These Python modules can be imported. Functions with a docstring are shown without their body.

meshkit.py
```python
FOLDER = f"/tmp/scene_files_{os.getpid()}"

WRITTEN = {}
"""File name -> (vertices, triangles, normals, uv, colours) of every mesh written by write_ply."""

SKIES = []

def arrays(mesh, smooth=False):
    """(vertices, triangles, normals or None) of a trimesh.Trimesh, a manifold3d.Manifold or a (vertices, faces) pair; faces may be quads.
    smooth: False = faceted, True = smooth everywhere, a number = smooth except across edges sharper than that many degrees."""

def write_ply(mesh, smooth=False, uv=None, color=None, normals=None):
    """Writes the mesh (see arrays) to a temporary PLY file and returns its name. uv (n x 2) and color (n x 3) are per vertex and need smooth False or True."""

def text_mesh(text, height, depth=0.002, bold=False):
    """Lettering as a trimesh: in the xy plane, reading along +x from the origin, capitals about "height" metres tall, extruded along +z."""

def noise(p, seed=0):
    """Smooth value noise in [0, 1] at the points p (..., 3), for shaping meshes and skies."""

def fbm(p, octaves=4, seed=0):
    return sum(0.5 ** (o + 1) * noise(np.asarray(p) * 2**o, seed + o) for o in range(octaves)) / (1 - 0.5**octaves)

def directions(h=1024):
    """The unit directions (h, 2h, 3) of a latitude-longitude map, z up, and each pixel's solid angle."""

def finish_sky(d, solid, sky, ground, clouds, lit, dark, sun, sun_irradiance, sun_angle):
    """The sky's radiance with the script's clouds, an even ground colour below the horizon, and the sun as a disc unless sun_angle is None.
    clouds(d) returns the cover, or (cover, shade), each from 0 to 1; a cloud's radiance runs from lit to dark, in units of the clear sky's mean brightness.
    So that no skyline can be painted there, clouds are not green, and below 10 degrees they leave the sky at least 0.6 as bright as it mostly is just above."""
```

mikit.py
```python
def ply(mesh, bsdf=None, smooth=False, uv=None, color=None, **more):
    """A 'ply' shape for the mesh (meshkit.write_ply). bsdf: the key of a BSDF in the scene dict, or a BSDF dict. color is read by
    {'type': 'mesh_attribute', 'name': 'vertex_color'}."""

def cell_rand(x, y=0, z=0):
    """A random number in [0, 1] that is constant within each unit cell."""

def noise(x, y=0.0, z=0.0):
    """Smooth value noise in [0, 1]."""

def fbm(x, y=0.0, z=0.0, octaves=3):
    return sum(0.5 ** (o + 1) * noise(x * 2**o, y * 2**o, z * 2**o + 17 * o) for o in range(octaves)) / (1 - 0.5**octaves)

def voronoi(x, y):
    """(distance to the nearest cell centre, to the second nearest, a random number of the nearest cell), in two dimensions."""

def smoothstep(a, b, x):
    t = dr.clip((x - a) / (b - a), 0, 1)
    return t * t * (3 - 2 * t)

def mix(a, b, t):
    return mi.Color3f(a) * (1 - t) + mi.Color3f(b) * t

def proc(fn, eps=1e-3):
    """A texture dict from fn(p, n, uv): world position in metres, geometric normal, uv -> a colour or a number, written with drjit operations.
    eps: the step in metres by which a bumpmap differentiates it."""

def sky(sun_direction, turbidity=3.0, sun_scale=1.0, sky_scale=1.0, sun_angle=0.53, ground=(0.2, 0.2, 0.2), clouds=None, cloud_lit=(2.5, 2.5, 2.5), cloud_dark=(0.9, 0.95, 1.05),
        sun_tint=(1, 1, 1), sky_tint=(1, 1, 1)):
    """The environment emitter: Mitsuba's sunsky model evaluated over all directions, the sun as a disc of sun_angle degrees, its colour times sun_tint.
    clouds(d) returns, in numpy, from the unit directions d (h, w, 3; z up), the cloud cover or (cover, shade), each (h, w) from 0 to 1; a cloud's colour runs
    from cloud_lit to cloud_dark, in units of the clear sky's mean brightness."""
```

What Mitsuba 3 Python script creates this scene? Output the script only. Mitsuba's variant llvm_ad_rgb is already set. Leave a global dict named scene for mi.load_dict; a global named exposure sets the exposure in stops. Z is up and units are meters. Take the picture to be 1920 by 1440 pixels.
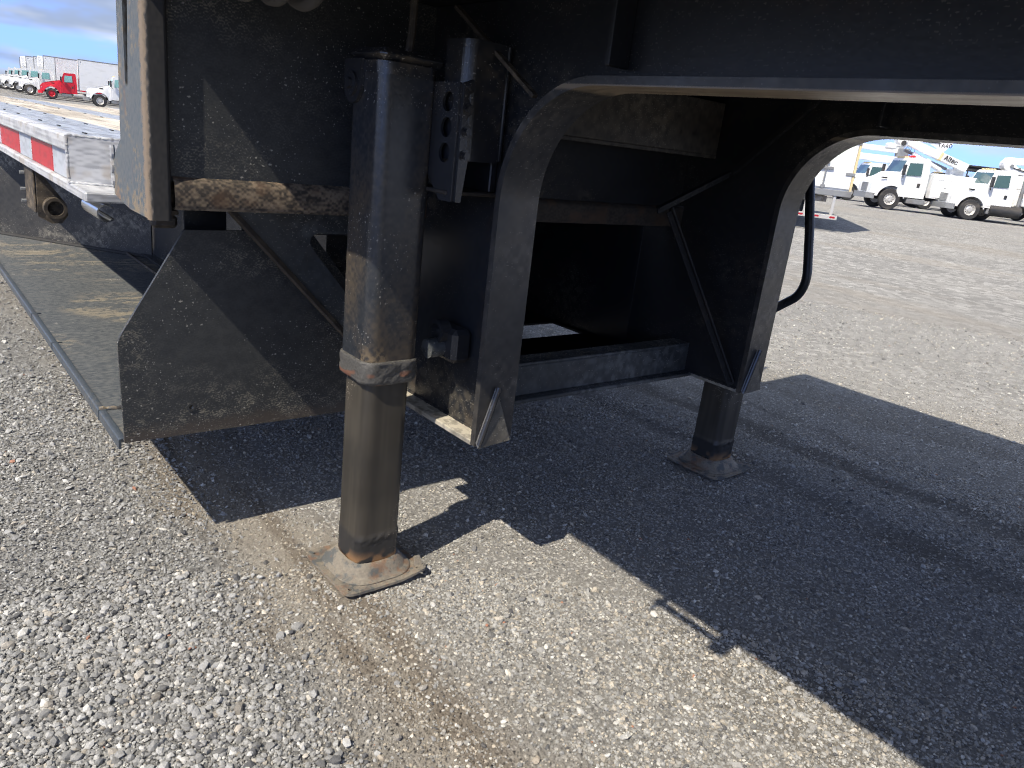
import math, random
import numpy as np, trimesh, mitsuba as mi, drjit as dr, mikit, meshkit
import manifold3d as m3
from shapely.geometry import Polygon, box as sbox, Point, LineString
from shapely.ops import unary_union
from mikit import noise, fbm, voronoi, smoothstep, mix, proc, cell_rand

rng = np.random.default_rng(7)
random.seed(7)
scene, labels = {}, {}
ST = mi.ScalarTransform4f

# ------------------------------------------------------------------ camera, sky, exposure
CAM = [0.0, 0.0, 1.15]
FWD, UPV = [-0.719, 0.625, -0.304], [-0.304, 0.110, 0.946]
scene['camera'] = {'type': 'perspective', 'fov': 68.72, 'fov_axis': 'x', 'near_clip': 0.05, 'far_clip': 3000.0,
                   'to_world': ST().look_at(origin=CAM, target=[CAM[i] + FWD[i] for i in range(3)], up=UPV)}
exposure = 2.04


def cloud_cover(d):
    z = np.maximum(d[..., 2], 0.0) + 0.10
    q = np.stack([d[..., 0] / z, d[..., 1] / z, np.zeros_like(z)], -1)
    a = meshkit.fbm(q * np.array([0.9, 1.3, 1]) + 3.1, 6, seed=5)
    b = meshkit.fbm(q * 2.6 + 9.0, 5, seed=11)
    t = np.clip((a * 0.72 + b * 0.28 - 0.35) / 0.22, 0, 1)
    cover = t * t * (3 - 2 * t) * 0.92
    sh = np.clip((meshkit.fbm(q * 1.7 + 1.3, 5, seed=21) - 0.36) / 0.3, 0, 1)
    return cover, sh


scene['sky'] = mikit.sky([0.215, -0.833, 1.0], turbidity=2.6, sun_scale=1.0, sky_scale=1.32, clouds=cloud_cover,
                         cloud_lit=(1.62, 1.72, 1.90), cloud_dark=(0.80, 0.95, 1.22), ground=(0.24, 0.23, 0.22),
                         sun_tint=(0.92, 1.0, 1.10), sky_tint=(0.61, 0.77, 1.36))


# ------------------------------------------------------------------ materials
def bsdf(name, base, rough=0.5, metal=0.0, bump=None, bs=0.001, eps=1e-3, spec=0.5, clear=0.0):
    col = proc(base) if callable(base) else {'type': 'rgb', 'value': list(base)}
    r = proc(rough) if callable(rough) else rough
    b = {'type': 'principled', 'base_color': col, 'roughness': r, 'metallic': metal, 'specular': spec}
    if clear:
        b['clearcoat'] = clear
        b['clearcoat_gloss'] = 0.9
    if bump is not None:
        b = {'type': 'bumpmap', 'arbitrary': proc(bump, eps), 'scale': bs, 'bsdf': b}
    scene[name] = {'type': 'twosided', 'bsdf': b}


def painted(dust=0.4, speck=0.3, rust=0.15, haze=0.15, base=(0.007, 0.0085, 0.012), s=1.0, dustc=(0.17, 0.145, 0.105)):
    def f(p, n, uv):
        big = fbm(p.x * 4 * s + 3, p.y * 4 * s, p.z * 4 * s, 3)
        fine = fbm(p.x * 60 * s, p.y * 60 * s + 7, p.z * 45 * s, 2)
        d = smoothstep(0.50, 0.72, big) * smoothstep(0.35, 0.75, fine)
        g = noise(p.x * 260, p.y * 260, p.z * 260)
        sp = smoothstep(0.78, 0.88, g) * smoothstep(0.36, 0.66, big)
        c = mix(base, dustc, dr.clip(d * dust + haze * (0.3 + fine) * big, 0, 1))
        c = mix(c, (0.40, 0.37, 0.31), sp * speck)
        r = smoothstep(0.60, 0.70, fbm(p.x * 7 + 31, p.y * 7, p.z * 7 + 5, 3))
        return mix(c, (0.055, 0.032, 0.018), dr.clip(r * rust * (0.3 + fine) * noise(p.x * 50, p.y * 50, p.z * 50), 0, 1))
    return f


def peel(p, n, uv):
    return fbm(p.x * 150, p.y * 150, p.z * 150, 2)


def rough_peel(p, n, uv):
    return fbm(p.x * 38, p.y * 38, p.z * 38, 3)


bsdf('black_paint', painted(0.26, 0.25, 0.30, 0.10, base=(0.012, 0.015, 0.021)), 0.36, bump=peel, bs=0.00022)
bsdf('black_plate', painted(0.70, 0.95, 0.25, 0.34, base=(0.014, 0.016, 0.021), dustc=(0.20, 0.19, 0.165)), 0.50, bump=peel, bs=0.00022)
def spots(u, v, f, size):
    """round paint chips and splashes of uneven size"""
    a, b, r = voronoi(u * f, v * f)
    return smoothstep(size * (0.25 + 3 * (r - 0.72)), 0.0, a) * smoothstep(0.70, 0.72, r)


def plate_fn(p, n, uv):
    big = fbm(p.x * 5 + 3, p.y * 5, p.z * 5, 3)
    mid = fbm(p.x * 40, p.y * 40, p.z * 40, 3)
    g = noise(p.x * 330, p.y * 330, p.z * 330)
    low = smoothstep(0.50, 0.33, p.z + 0.16 * (big - 0.5))
    c = mix((0.018, 0.021, 0.026), (0.052, 0.055, 0.056), 0.6 * mid + 0.4 * g)
    c = mix(c, (0.21, 0.19, 0.15), smoothstep(0.50, 0.76, g * 0.55 + mid * 0.45) * dr.clip(smoothstep(0.42, 0.66, big) * 0.5 + low * 0.5, 0, 1))
    c = mix(c, (0.062, 0.050, 0.042), smoothstep(0.375, 0.335, p.z + 0.05 * (mid - 0.5)) * 0.8 * smoothstep(-1.95, -1.92, p.x))
    w = spots(p.y + 0.7 * p.x + 0.006 * noise(p.y * 150, p.z * 150), p.z, 62.0, 0.20) + 0.6 * spots(p.y + 0.7 * p.x + 3 + 0.004 * noise(p.y * 200, p.z * 200), p.z, 140.0, 0.27)
    return mix(c, (0.50, 0.48, 0.44), dr.clip(w, 0, 1) * 0.75 * smoothstep(0.35, 0.6, fbm(p.x * 7, p.y * 7 + 2, p.z * 7, 2)))


bsdf('strut_paint', painted(0.6, 0.6, 0.2, 0.75, base=(0.022, 0.026, 0.031), dustc=(0.13, 0.14, 0.145)), 0.40, bump=peel, bs=0.0004)
bsdf('toe_paint', painted(0.8, 0.7, 0.2, 0.7, base=(0.02, 0.024, 0.03), dustc=(0.26, 0.24, 0.20)), 0.30, bump=peel, bs=0.0002, spec=0.7)
bsdf('ledge_lit', painted(1.0, 0.5, 0.3, 1.3, base=(0.05, 0.05, 0.05), dustc=(0.44, 0.41, 0.34)), 0.6)  # pale ledge: its sunlit white is put into the colour
bsdf('cross_dust', painted(0.6, 0.30, 0.25, 1.1, dustc=(0.135, 0.118, 0.094)), 0.6, spec=0.4)
bsdf('plate_steel', plate_fn, 0.48, bump=peel, bs=0.00022)


def leg_fn(p, n, uv):
    big = fbm(p.x * 10, p.y * 12 + 4, p.z * 3.5, 3)
    fine = fbm(p.x * 120, p.y * 120, p.z * 85, 3)
    c = mix((0.014, 0.017, 0.023), (0.036, 0.040, 0.046), fine)
    d = smoothstep(0.38, 0.72, big * 0.75 + fine * 0.25)
    c = mix(c, (0.090, 0.070, 0.048), d * (0.35 + 0.5 * fine))
    w = spots(p.y + p.x, p.z, 60.0, 0.22) + spots(p.y + p.x + 3, p.z, 120.0, 0.26)
    c = mix(c, (0.50, 0.48, 0.44), dr.clip(w, 0, 1) * 0.7 * smoothstep(0.50, 0.68, fbm(p.x * 9, p.y * 9 + 2, p.z * 9, 2)))
    edge = smoothstep(0.70, 0.62, p.z + 0.06 * (fine - 0.5)) * smoothstep(0.45, 0.6, big)
    return mix(c, (0.22, 0.165, 0.10), edge * smoothstep(0.35, 0.75, fine) * smoothstep(0.5, 0.62, noise(p.x * 18, p.y * 18, p.z * 9)) * 0.8)


bsdf('leg_paint', leg_fn, 0.27, bump=peel, bs=0.00022, spec=0.75)
bsdf('black_gloss', painted(0.45, 0.55, 0.5, 0.16, base=(0.015, 0.018, 0.024), dustc=(0.16, 0.125, 0.08)), 0.27, bump=peel, bs=0.00022, spec=0.75)
bsdf('black_inside', painted(0.20, 0.12, 0.30, 0.10, base=(0.011, 0.013, 0.017)), 0.60, bump=peel, bs=0.00022, spec=0.25)
bsdf('dusty_steel', painted(0.9, 0.25, 0.5, 0.75, dustc=(0.16, 0.125, 0.085)), 0.7, bump=peel, bs=0.0005)
_bf = painted(0.35, 0.30, 0.25, 0.50, base=(0.012, 0.014, 0.018), dustc=(0.16, 0.145, 0.125))


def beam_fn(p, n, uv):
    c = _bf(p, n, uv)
    bounce_tan = smoothstep(1.262, 1.270, p.z + 0.004 * (noise(p.x * 60, p.y * 60) - .5)) * (1 - smoothstep(1.2735, 1.2765, p.z))  # warm ground bounce on the flange underside, put into the colour
    return mix(c, mix((0.20, 0.15, 0.10), (0.33, 0.27, 0.20), noise(p.x * 9, p.y * 70)), bounce_tan * 0.8)


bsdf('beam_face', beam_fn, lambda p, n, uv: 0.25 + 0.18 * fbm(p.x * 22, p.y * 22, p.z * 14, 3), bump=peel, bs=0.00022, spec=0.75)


def rust_edge(p, n, uv):
    big = fbm(p.x * 12, p.y * 12, p.z * 6, 3)
    st = 0.5 * noise(p.x * 260, p.y * 260, p.z * 70) + 0.5 * noise(p.x * 120, p.y * 120, p.z * 110)
    q = big * 0.65 + st * 0.35
    c = mix((0.060, 0.080, 0.105), (0.125, 0.130, 0.132), st)
    c = mix(c, (0.19, 0.155, 0.110), smoothstep(0.57, 0.72, q + 0.09 * smoothstep(1.0, 0.92, p.z) + 0.07 * smoothstep(1.12, 1.25, p.z) * smoothstep(-1.885, -1.90, p.x)))
    front = smoothstep(-1.778, -1.762, p.x + 0.026 * (st - 0.5)) * (1 - smoothstep(0.442, 0.447, p.y + 0.010 * (st - 0.5)))
    c = mix(c, (0.215, 0.160, 0.110), front * 0.75)
    black = smoothstep(0.441, 0.447, p.y + 0.010 * (st - 0.5))  # forward face darkened: shade of the unlit side put into the colour
    c = mix(c, mix((0.020, 0.021, 0.024), (0.055, 0.05, 0.045), big * st), black)
    rr = smoothstep(0.60, 0.72, noise(p.x * 22 + 4, p.y * 22, p.z * 7)) * (1 - black)
    return mix(c, (0.20, 0.085, 0.040), rr * 0.6 * st)


bsdf('post_rust', rust_edge, 0.75, bump=peel, bs=0.0003)


def lip_fn(p, n, uv):
    a = fbm(p.x * 20, p.y * 14, p.z * 30, 3)
    b = fbm(p.x * 60, p.y * 60, p.z * 60, 2)
    c = mix((0.035, 0.030, 0.026), (0.185, 0.145, 0.105), smoothstep(0.34, 0.70, a * 0.30 + b * 0.40 + 0.30 * noise(p.x * 180, p.y * 180, p.z * 180)) * (1 - 0.85 * smoothstep(0.95, 1.3, p.y)))  # tan fades along the lip: shade there put into the dirt colour
    return mix(c, (0.10, 0.055, 0.03), smoothstep(0.5, 0.75, fbm(p.x * 22, p.y * 22 + 5, p.z * 22, 3)) * 0.5)


bsdf('lip_dirt', lip_fn, 0.8, bump=peel, bs=0.0006)


def tray_fn(p, n, uv):
    st = 0.6 * fbm(p.x * 22 + 4 * noise(p.x * 5, p.y * 5), p.y * 5, 0.0, 4) + 0.4 * fbm(p.x * 70, p.y * 60, 1.0, 2)
    fine = noise(p.x * 160, p.y * 90, p.z * 40)
    big = fbm(p.x * 2.1, p.y * 2.6, 3.0, 2)
    c = mix((0.050, 0.060, 0.073), (0.13, 0.135, 0.135), fine * 0.9)
    c = mix(c, (0.27, 0.235, 0.175), smoothstep(0.45, 0.66, st) * smoothstep(0.36, 0.6, big) * 0.65)
    return mix(c, (0.40, 0.38, 0.34), smoothstep(0.74, 0.8, st) * 0.5)


bsdf('tray_steel', tray_fn, 0.55, bump=peel, bs=0.00022)
bsdf('tray_lip', painted(0.15, 0.15, 0.3, 0.1, base=(0.045, 0.058, 0.075)), 0.34)  # blue highlight along the folded edge, put into its base colour


def inner_fn(p, n, uv):
    st = fbm(p.x * 70, p.y * 70, p.z * 3.5, 2)
    big = fbm(p.x * 8, p.y * 8, p.z * 6 + 3, 3)
    c = mix((0.034, 0.031, 0.027), (0.074, 0.066, 0.054), smoothstep(0.2, 0.8, st * 0.4 + big * 0.6))
    c = mix(c, (0.035, 0.033, 0.030), smoothstep(0.56, 0.72, fbm(p.x * 16 + 9, p.y * 16, p.z * 9, 3)) * 0.7)
    c = mix(c, (0.024, 0.025, 0.028), smoothstep(0.145, 0.125, p.z + 0.02 * big) * 0.85)
    sp = smoothstep(0.77, 0.86, noise(p.x * 240, p.y * 240, p.z * 240)) * smoothstep(0.5, 0.66, big)
    c = mix(c, (0.33, 0.29, 0.24), sp * 0.8)
    lowrust = smoothstep(0.095, 0.05, p.z) * smoothstep(0.42, 0.55, fbm(p.x * 25, p.y * 25, p.z * 25, 2))
    return mix(c, (0.26, 0.15, 0.075), lowrust)


bsdf('inner_steel', inner_fn, lambda p, n, uv: 0.28 + 0.25 * fbm(p.x * 30, p.y * 30, p.z * 12, 2), metal=0.10)


def pad_fn(p, n, uv):
    a = fbm(p.x * 30, p.y * 30, p.z * 30, 4)
    b = fbm(p.x * 75 + 9, p.y * 75, p.z * 75, 3)
    d = fbm(p.x * 190, p.y * 190, p.z * 190, 2)
    c = mix((0.145, 0.128, 0.104), (0.26, 0.232, 0.190), d)
    c = mix(c, (0.070, 0.080, 0.085), smoothstep(0.46, 0.60, a * 0.8 + d * 0.2) * 0.85)
    return mix(c, (0.20, 0.105, 0.055), smoothstep(0.50, 0.70, b * 0.6 + 0.4 * fbm(p.x * 14, p.y * 14, 0.0, 2)) * 0.6)


bsdf('pad_rust', pad_fn, 0.8, bump=peel, bs=0.0005)


def grease_fn(p, n, uv):
    a = fbm(p.x * 210, p.y * 210, p.z * 210, 3)
    c = mix((0.042, 0.041, 0.040), (0.105, 0.102, 0.096), a)
    return mix(c, (0.15, 0.075, 0.05), smoothstep(0.60, 0.7, fbm(p.x * 22 + 3, p.y * 22, p.z * 60, 2)) * smoothstep(0.60, 0.575, p.z))


bsdf('grease', grease_fn, 0.6, bump=lambda p, n, uv: fbm(p.x * 150, p.y * 150, p.z * 190, 2), bs=0.0012)


def alu_fn(p, n, uv):
    a = fbm(p.x * 18, p.y * 18, p.z * 18, 3)
    b = noise(p.x * 5, p.y * 60, p.z * 160)
    c = mix((0.30, 0.31, 0.33), (0.50, 0.51, 0.53), smoothstep(0.3, 0.65, a * 0.6 + b * 0.4))
    return mix(c, (0.33, 0.27, 0.20), smoothstep(0.54, 0.74, fbm(p.x * 24 + 7, p.y * 24, p.z * 24, 3)) * 0.5)


bsdf('aluminium', alu_fn, 0.45, metal=0.12, bump=peel, bs=0.00022)
bsdf('alu_deck', lambda p, n, uv: alu_fn(p, n, uv) * mi.Color3f(0.70, 0.75, 0.82), 0.5, metal=0.25, bump=rough_peel, bs=0.001)
bsdf('chrome', (0.72, 0.74, 0.77), 0.16, metal=1.0)


def wood_fn(p, n, uv):
    g = fbm(p.x * 2.2, p.y * 55, p.z * 20, 3)
    h = fbm(p.x * 1.1, p.y * 7, 2.0, 2)
    c = mix((0.19, 0.165, 0.135), (0.35, 0.325, 0.285), smoothstep(0.3, 0.7, g))
    return mix(c, (0.50, 0.46, 0.40), smoothstep(0.45, 0.7, h) * 0.5)


bsdf('deck_wood', wood_fn, 0.85, bump=lambda p, n, uv: fbm(p.x * 4, p.y * 90, 1.0, 2), bs=0.003)


def ribs(p, n, uv):
    return 0.5 + 0.5 * dr.sin(p.z * 2 * math.pi / 0.0042)


def tape(c1, c2):
    return lambda p, n, uv: mix(c1, c2, smoothstep(0.45, 0.75, fbm(p.x * 30, p.y * 30, p.z * 60, 2)) * 0.6)


bsdf('tape_red', tape((0.40, 0.010, 0.018), (0.28, 0.022, 0.026)), 0.35)
bsdf('tape_white', tape((0.48, 0.51, 0.55), (0.36, 0.38, 0.41)), 0.30, bump=ribs, bs=0.0012, eps=4e-4)
bsdf('tape_print', (0.47, 0.012, 0.018), 0.35)


def worn(c, dirt=(0.33, 0.30, 0.25), amt=0.5):
    return lambda p, n, uv: mix(c, dirt, smoothstep(0.5, 0.75, fbm(p.x * 1.6, p.y * 1.6, p.z * 2.6, 3)) * amt)


bsdf('truck_white', worn((0.78, 0.79, 0.79), amt=0.22), 0.30)
bsdf('box_white', worn((0.80, 0.81, 0.81), amt=0.16), 0.45)
bsdf('truck_red', worn((0.62, 0.015, 0.032), (0.50, 0.04, 0.05), 0.5), 0.28)
bsdf('orange_paint', worn((0.80, 0.13, 0.025), amt=0.2), 0.4)
bsdf('cream_paint', worn((0.70, 0.58, 0.33), amt=0.3), 0.5)
bsdf('window_glass', (0.050, 0.105, 0.110), 0.05, spec=0.9)
bsdf('window_teal', (0.20, 0.42, 0.41), 0.06, spec=0.9)
bsdf('rubber', worn((0.035, 0.035, 0.037), (0.11, 0.10, 0.09), 0.8), 0.8)
bsdf('rim_steel', (0.62, 0.60, 0.56), 0.35, metal=0.4)
bsdf('dark_steel', worn((0.030, 0.032, 0.035), (0.09, 0.08, 0.07), 0.6), 0.5)
bsdf('grey_steel', worn((0.27, 0.28, 0.29), (0.18, 0.16, 0.14), 0.5), 0.5, metal=0.3)
bsdf('lamp_clear', (0.55, 0.57, 0.60), 0.08, spec=0.9)
bsdf('lamp_red', (0.55, 0.02, 0.02), 0.2)
bsdf('sign_black', (0.03, 0.03, 0.035), 0.5)


def band(y, a, b, s):
    return smoothstep(a - s, a + s, y) * (1 - smoothstep(b - s, b + s, y))


def zones(x, y):
    w = 0.16 * (fbm(x * 1.7, y * 1.7, 0.0, 3) - 0.5) + 0.08 * (noise(x * 7, y * 7) - 0.5)
    yy = y + w * 1.5
    near = smoothstep(9.0, 4.0, dr.sqrt(x * x + y * y))
    return yy, near


def ground_fn(p, n, uv):
    x, y = p.x, p.y
    yy, near = zones(x, y)
    dist = dr.sqrt(x * x + y * y)
    v1, v2, r = voronoi(x * 85, y * 85)
    q1, q2, r2 = voronoi(x * 30 + 5, y * 30)
    grain = noise(x * 420, y * 420)
    loose = mix((0.130, 0.130, 0.130), (0.285, 0.285, 0.28), r)
    beige = mix((0.215, 0.211, 0.202), (0.46, 0.455, 0.44), smoothstep(0.35, 1.0, r) * smoothstep(0.55, 0.2, v1))
    streak = smoothstep(0.44, 0.62, fbm(x * 1.6 + 3, y * 15, 0.0, 3))
    dirt = mix((0.235, 0.208, 0.172), (0.290, 0.270, 0.238), fbm(x * 9, y * 22, 0.0, 3))
    dirt = mix(dirt, (0.150, 0.124, 0.096), streak * 0.8)
    dirt = mix(dirt, (0.40, 0.37, 0.32), smoothstep(0.86, 0.93, r) * smoothstep(0.4, 0.2, v1))
    c = mix(loose, dirt, smoothstep(0.46, 0.72, yy) * 0.85)
    c = mix(c, beige, smoothstep(0.78, 1.05, yy))
    track = band(yy, 2.98, 3.14, 0.05) + band(yy, 2.55, 2.7, 0.06) * 0.7 + 0.6 * band(yy, 3.34, 3.42, 0.04)
    c = mix(c, (0.085, 0.078, 0.070), dr.clip(track, 0, 1) * 0.55)
    wet = smoothstep(0.60, 0.72, fbm(x * 1.3 + 4, y * 2.0, 1.0, 3))
    c = mix(c, (0.10, 0.088, 0.07), wet * 0.35 * smoothstep(0.9, 1.2, y))
    s1, s2, r3 = voronoi(x * 11 + 5, y * 11)
    rr = dr.lerp(r2, r3, smoothstep(5.0, 11.0, dist))
    far = mix((0.208, 0.208, 0.207), (0.300, 0.298, 0.292), fbm(x * 0.5, y * 1.1, 2.0, 4))
    far = far * (0.66 + 0.42 * rr + 0.22 * smoothstep(0.8, 1.0, rr) + 0.22 * grain)
    brown = smoothstep(0.56, 0.68, fbm(x * 0.16 + 2, y * 0.9, 5.0, 3))
    far = mix(far, (0.26, 0.23, 0.19), brown * 0.28)
    t = smoothstep(3.6, 6.0, dist)
    return mix(c * (0.80 + 0.35 * grain), far, t)


def ground_bump(p, n, uv):
    v1, v2, r = voronoi(p.x * 62, p.y * 62)
    w1, w2, r2 = voronoi(p.x * 150 + 3, p.y * 150)
    return smoothstep(0.5, 0.05, v1) * (0.4 + r) + 0.4 * smoothstep(0.5, 0.1, w1)


bsdf('ground_gravel', ground_fn, 0.92, bump=ground_bump, bs=0.007, eps=8e-4, spec=0.2)
scene['stone'] = {'type': 'twosided', 'bsdf': {'type': 'principled', 'base_color': {'type': 'mesh_attribute', 'name': 'vertex_color'}, 'roughness': 0.85, 'specular': 0.3}}


# ------------------------------------------------------------------ mesh helpers
def cat(ms):
    return trimesh.util.concatenate([m for m in ms])


def bx(x0, x1, y0, y1, z0, z1, b=0.003):
    b = min(b, (x1 - x0) * .45, (y1 - y0) * .45, (z1 - z0) * .45)
    P = []
    for sx, X in ((1, x0), (-1, x1)):
        for sy, Y in ((1, y0), (-1, y1)):
            for sz, Z in ((1, z0), (-1, z1)):
                P += [(X, Y + sy * b, Z + sz * b), (X + sx * b, Y, Z + sz * b), (X + sx * b, Y + sy * b, Z)]
    return trimesh.convex.convex_hull(np.array(P))


def prism(poly, axis, a, b):
    """polygon in the two other axes (y,z), (x,z) or (x,y), extruded along the axis from a to b"""
    if not isinstance(poly, Polygon):
        poly = Polygon(poly)
    m = trimesh.creation.extrude_polygon(poly.buffer(0), b - a, engine='earcut')
    v = m.vertices.copy()
    v[:, 2] += a
    f = m.faces
    if axis == 'x':
        v = v[:, [2, 0, 1]]
    elif axis == 'y':
        v = v[:, [0, 2, 1]]
        f = f[:, ::-1]
    return trimesh.Trimesh(v, f, process=False)


def tube(pts, r, n=10, caps=True):
    p = np.asarray(pts, float)
    t = np.gradient(p, axis=0)
    t /= np.linalg.norm(t, axis=1, keepdims=True)
    ref = np.array([0.3, 0.2, 1.0]) if abs(t[0][2]) < 0.9 else np.array([1.0, 0.1, 0.2])
    V = []
    for i in range(len(p)):
        a = np.cross(t[i], ref)
        a /= np.linalg.norm(a)
        b = np.cross(t[i], a)
        ref = np.cross(a, t[i])
        ang = np.arange(n) * 2 * math.pi / n
        rr = r[i] if hasattr(r, '__len__') else r
        V.append(p[i] + rr * (np.cos(ang)[:, None] * a + np.sin(ang)[:, None] * b))
    V = np.vstack(V)
    F = []
    for i in range(len(p) - 1):
        for j in range(n):
            k = (j + 1) % n
            F += [(i * n + j, i * n + k, (i + 1) * n + k), (i * n + j, (i + 1) * n + k, (i + 1) * n + j)]
    if caps:
        V = np.vstack([V, p[0], p[-1]])
        m = len(p) * n
        for j in range(n):
            k = (j + 1) % n
            F += [(m, k, j), (m + 1, (len(p) - 1) * n + j, (len(p) - 1) * n + k)]
    return trimesh.Trimesh(V, F, process=False)


def ring(c, axis, r0, r1, w, n=28):
    """a short pipe about a point, its axis x, y or z"""
    m = trimesh.creation.annulus(r_min=r0, r_max=r1, height=w, sections=n)
    v = m.vertices
    v = {'z': v, 'x': v[:, [2, 0, 1]], 'y': v[:, [1, 2, 0]]}[axis]
    return trimesh.Trimesh(v + np.asarray(c), m.faces, process=False)


def disc(c, axis, r, w, n=20):
    m = trimesh.creation.cylinder(radius=r, height=w, sections=n)
    v = m.vertices
    v = {'z': v, 'x': v[:, [2, 0, 1]], 'y': v[:, [1, 2, 0]]}[axis]
    return trimesh.Trimesh(v + np.asarray(c), m.faces, process=False)


def hexnut(c, axis, r, w):
    return disc(c, axis, r, w, 6)


def rsq(w, r):
    return sbox(-w / 2 + r, -w / 2 + r, w / 2 - r, w / 2 - r).buffer(r, quad_segs=6)


def loft(outlines, zs, caps=True):
    """closed rings of equal length stacked along z"""
    n = len(outlines[0])
    V = np.vstack([np.c_[o, np.full(n, z)] if np.asarray(o).shape[1] == 2 else o for o, z in zip(outlines, zs)])
    F = []
    for i in range(len(zs) - 1):
        for j in range(n):
            k = (j + 1) % n
            F += [(i * n + j, i * n + k, (i + 1) * n + k), (i * n + j, (i + 1) * n + k, (i + 1) * n + j)]
    if caps:
        V = np.vstack([V, V[:n].mean(0), V[-n:].mean(0)])
        m = len(zs) * n
        for j in range(n):
            k = (j + 1) % n
            F += [(m, k, j), (m + 1, m - n + j, m - n + k)]
    return trimesh.Trimesh(V, F, process=False)


def ring_pts(w, r, n=64, h=None):
    e = (rsq(w, r) if h is None else sbox(-w / 2 + r, -h / 2 + r, w / 2 - r, h / 2 - r).buffer(r, quad_segs=6)).exterior
    return np.array([e.interpolate(t, normalized=True).coords[0] for t in np.arange(n) / n])[::1]


def ccw(o):
    a = np.asarray(o)
    s = (a[:, 0] * np.roll(a[:, 1], -1) - a[:, 1] * np.roll(a[:, 0], -1)).sum()
    return a if s > 0 else a[::-1]


USED = {}


def num(key):
    k = USED.get(key, 0)
    USED[key] = k + 1
    return key if k == 0 else f'{key}_{k:03d}'


def put(key, mesh, mat, smooth=30, label=None, **kw):
    key = num(key)
    scene[key] = mikit.ply(mesh, mat, smooth=smooth, **kw)
    if label:
        labels[key] = {'label': label}
    return key


def name_group(key):
    return num(key)


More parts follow.
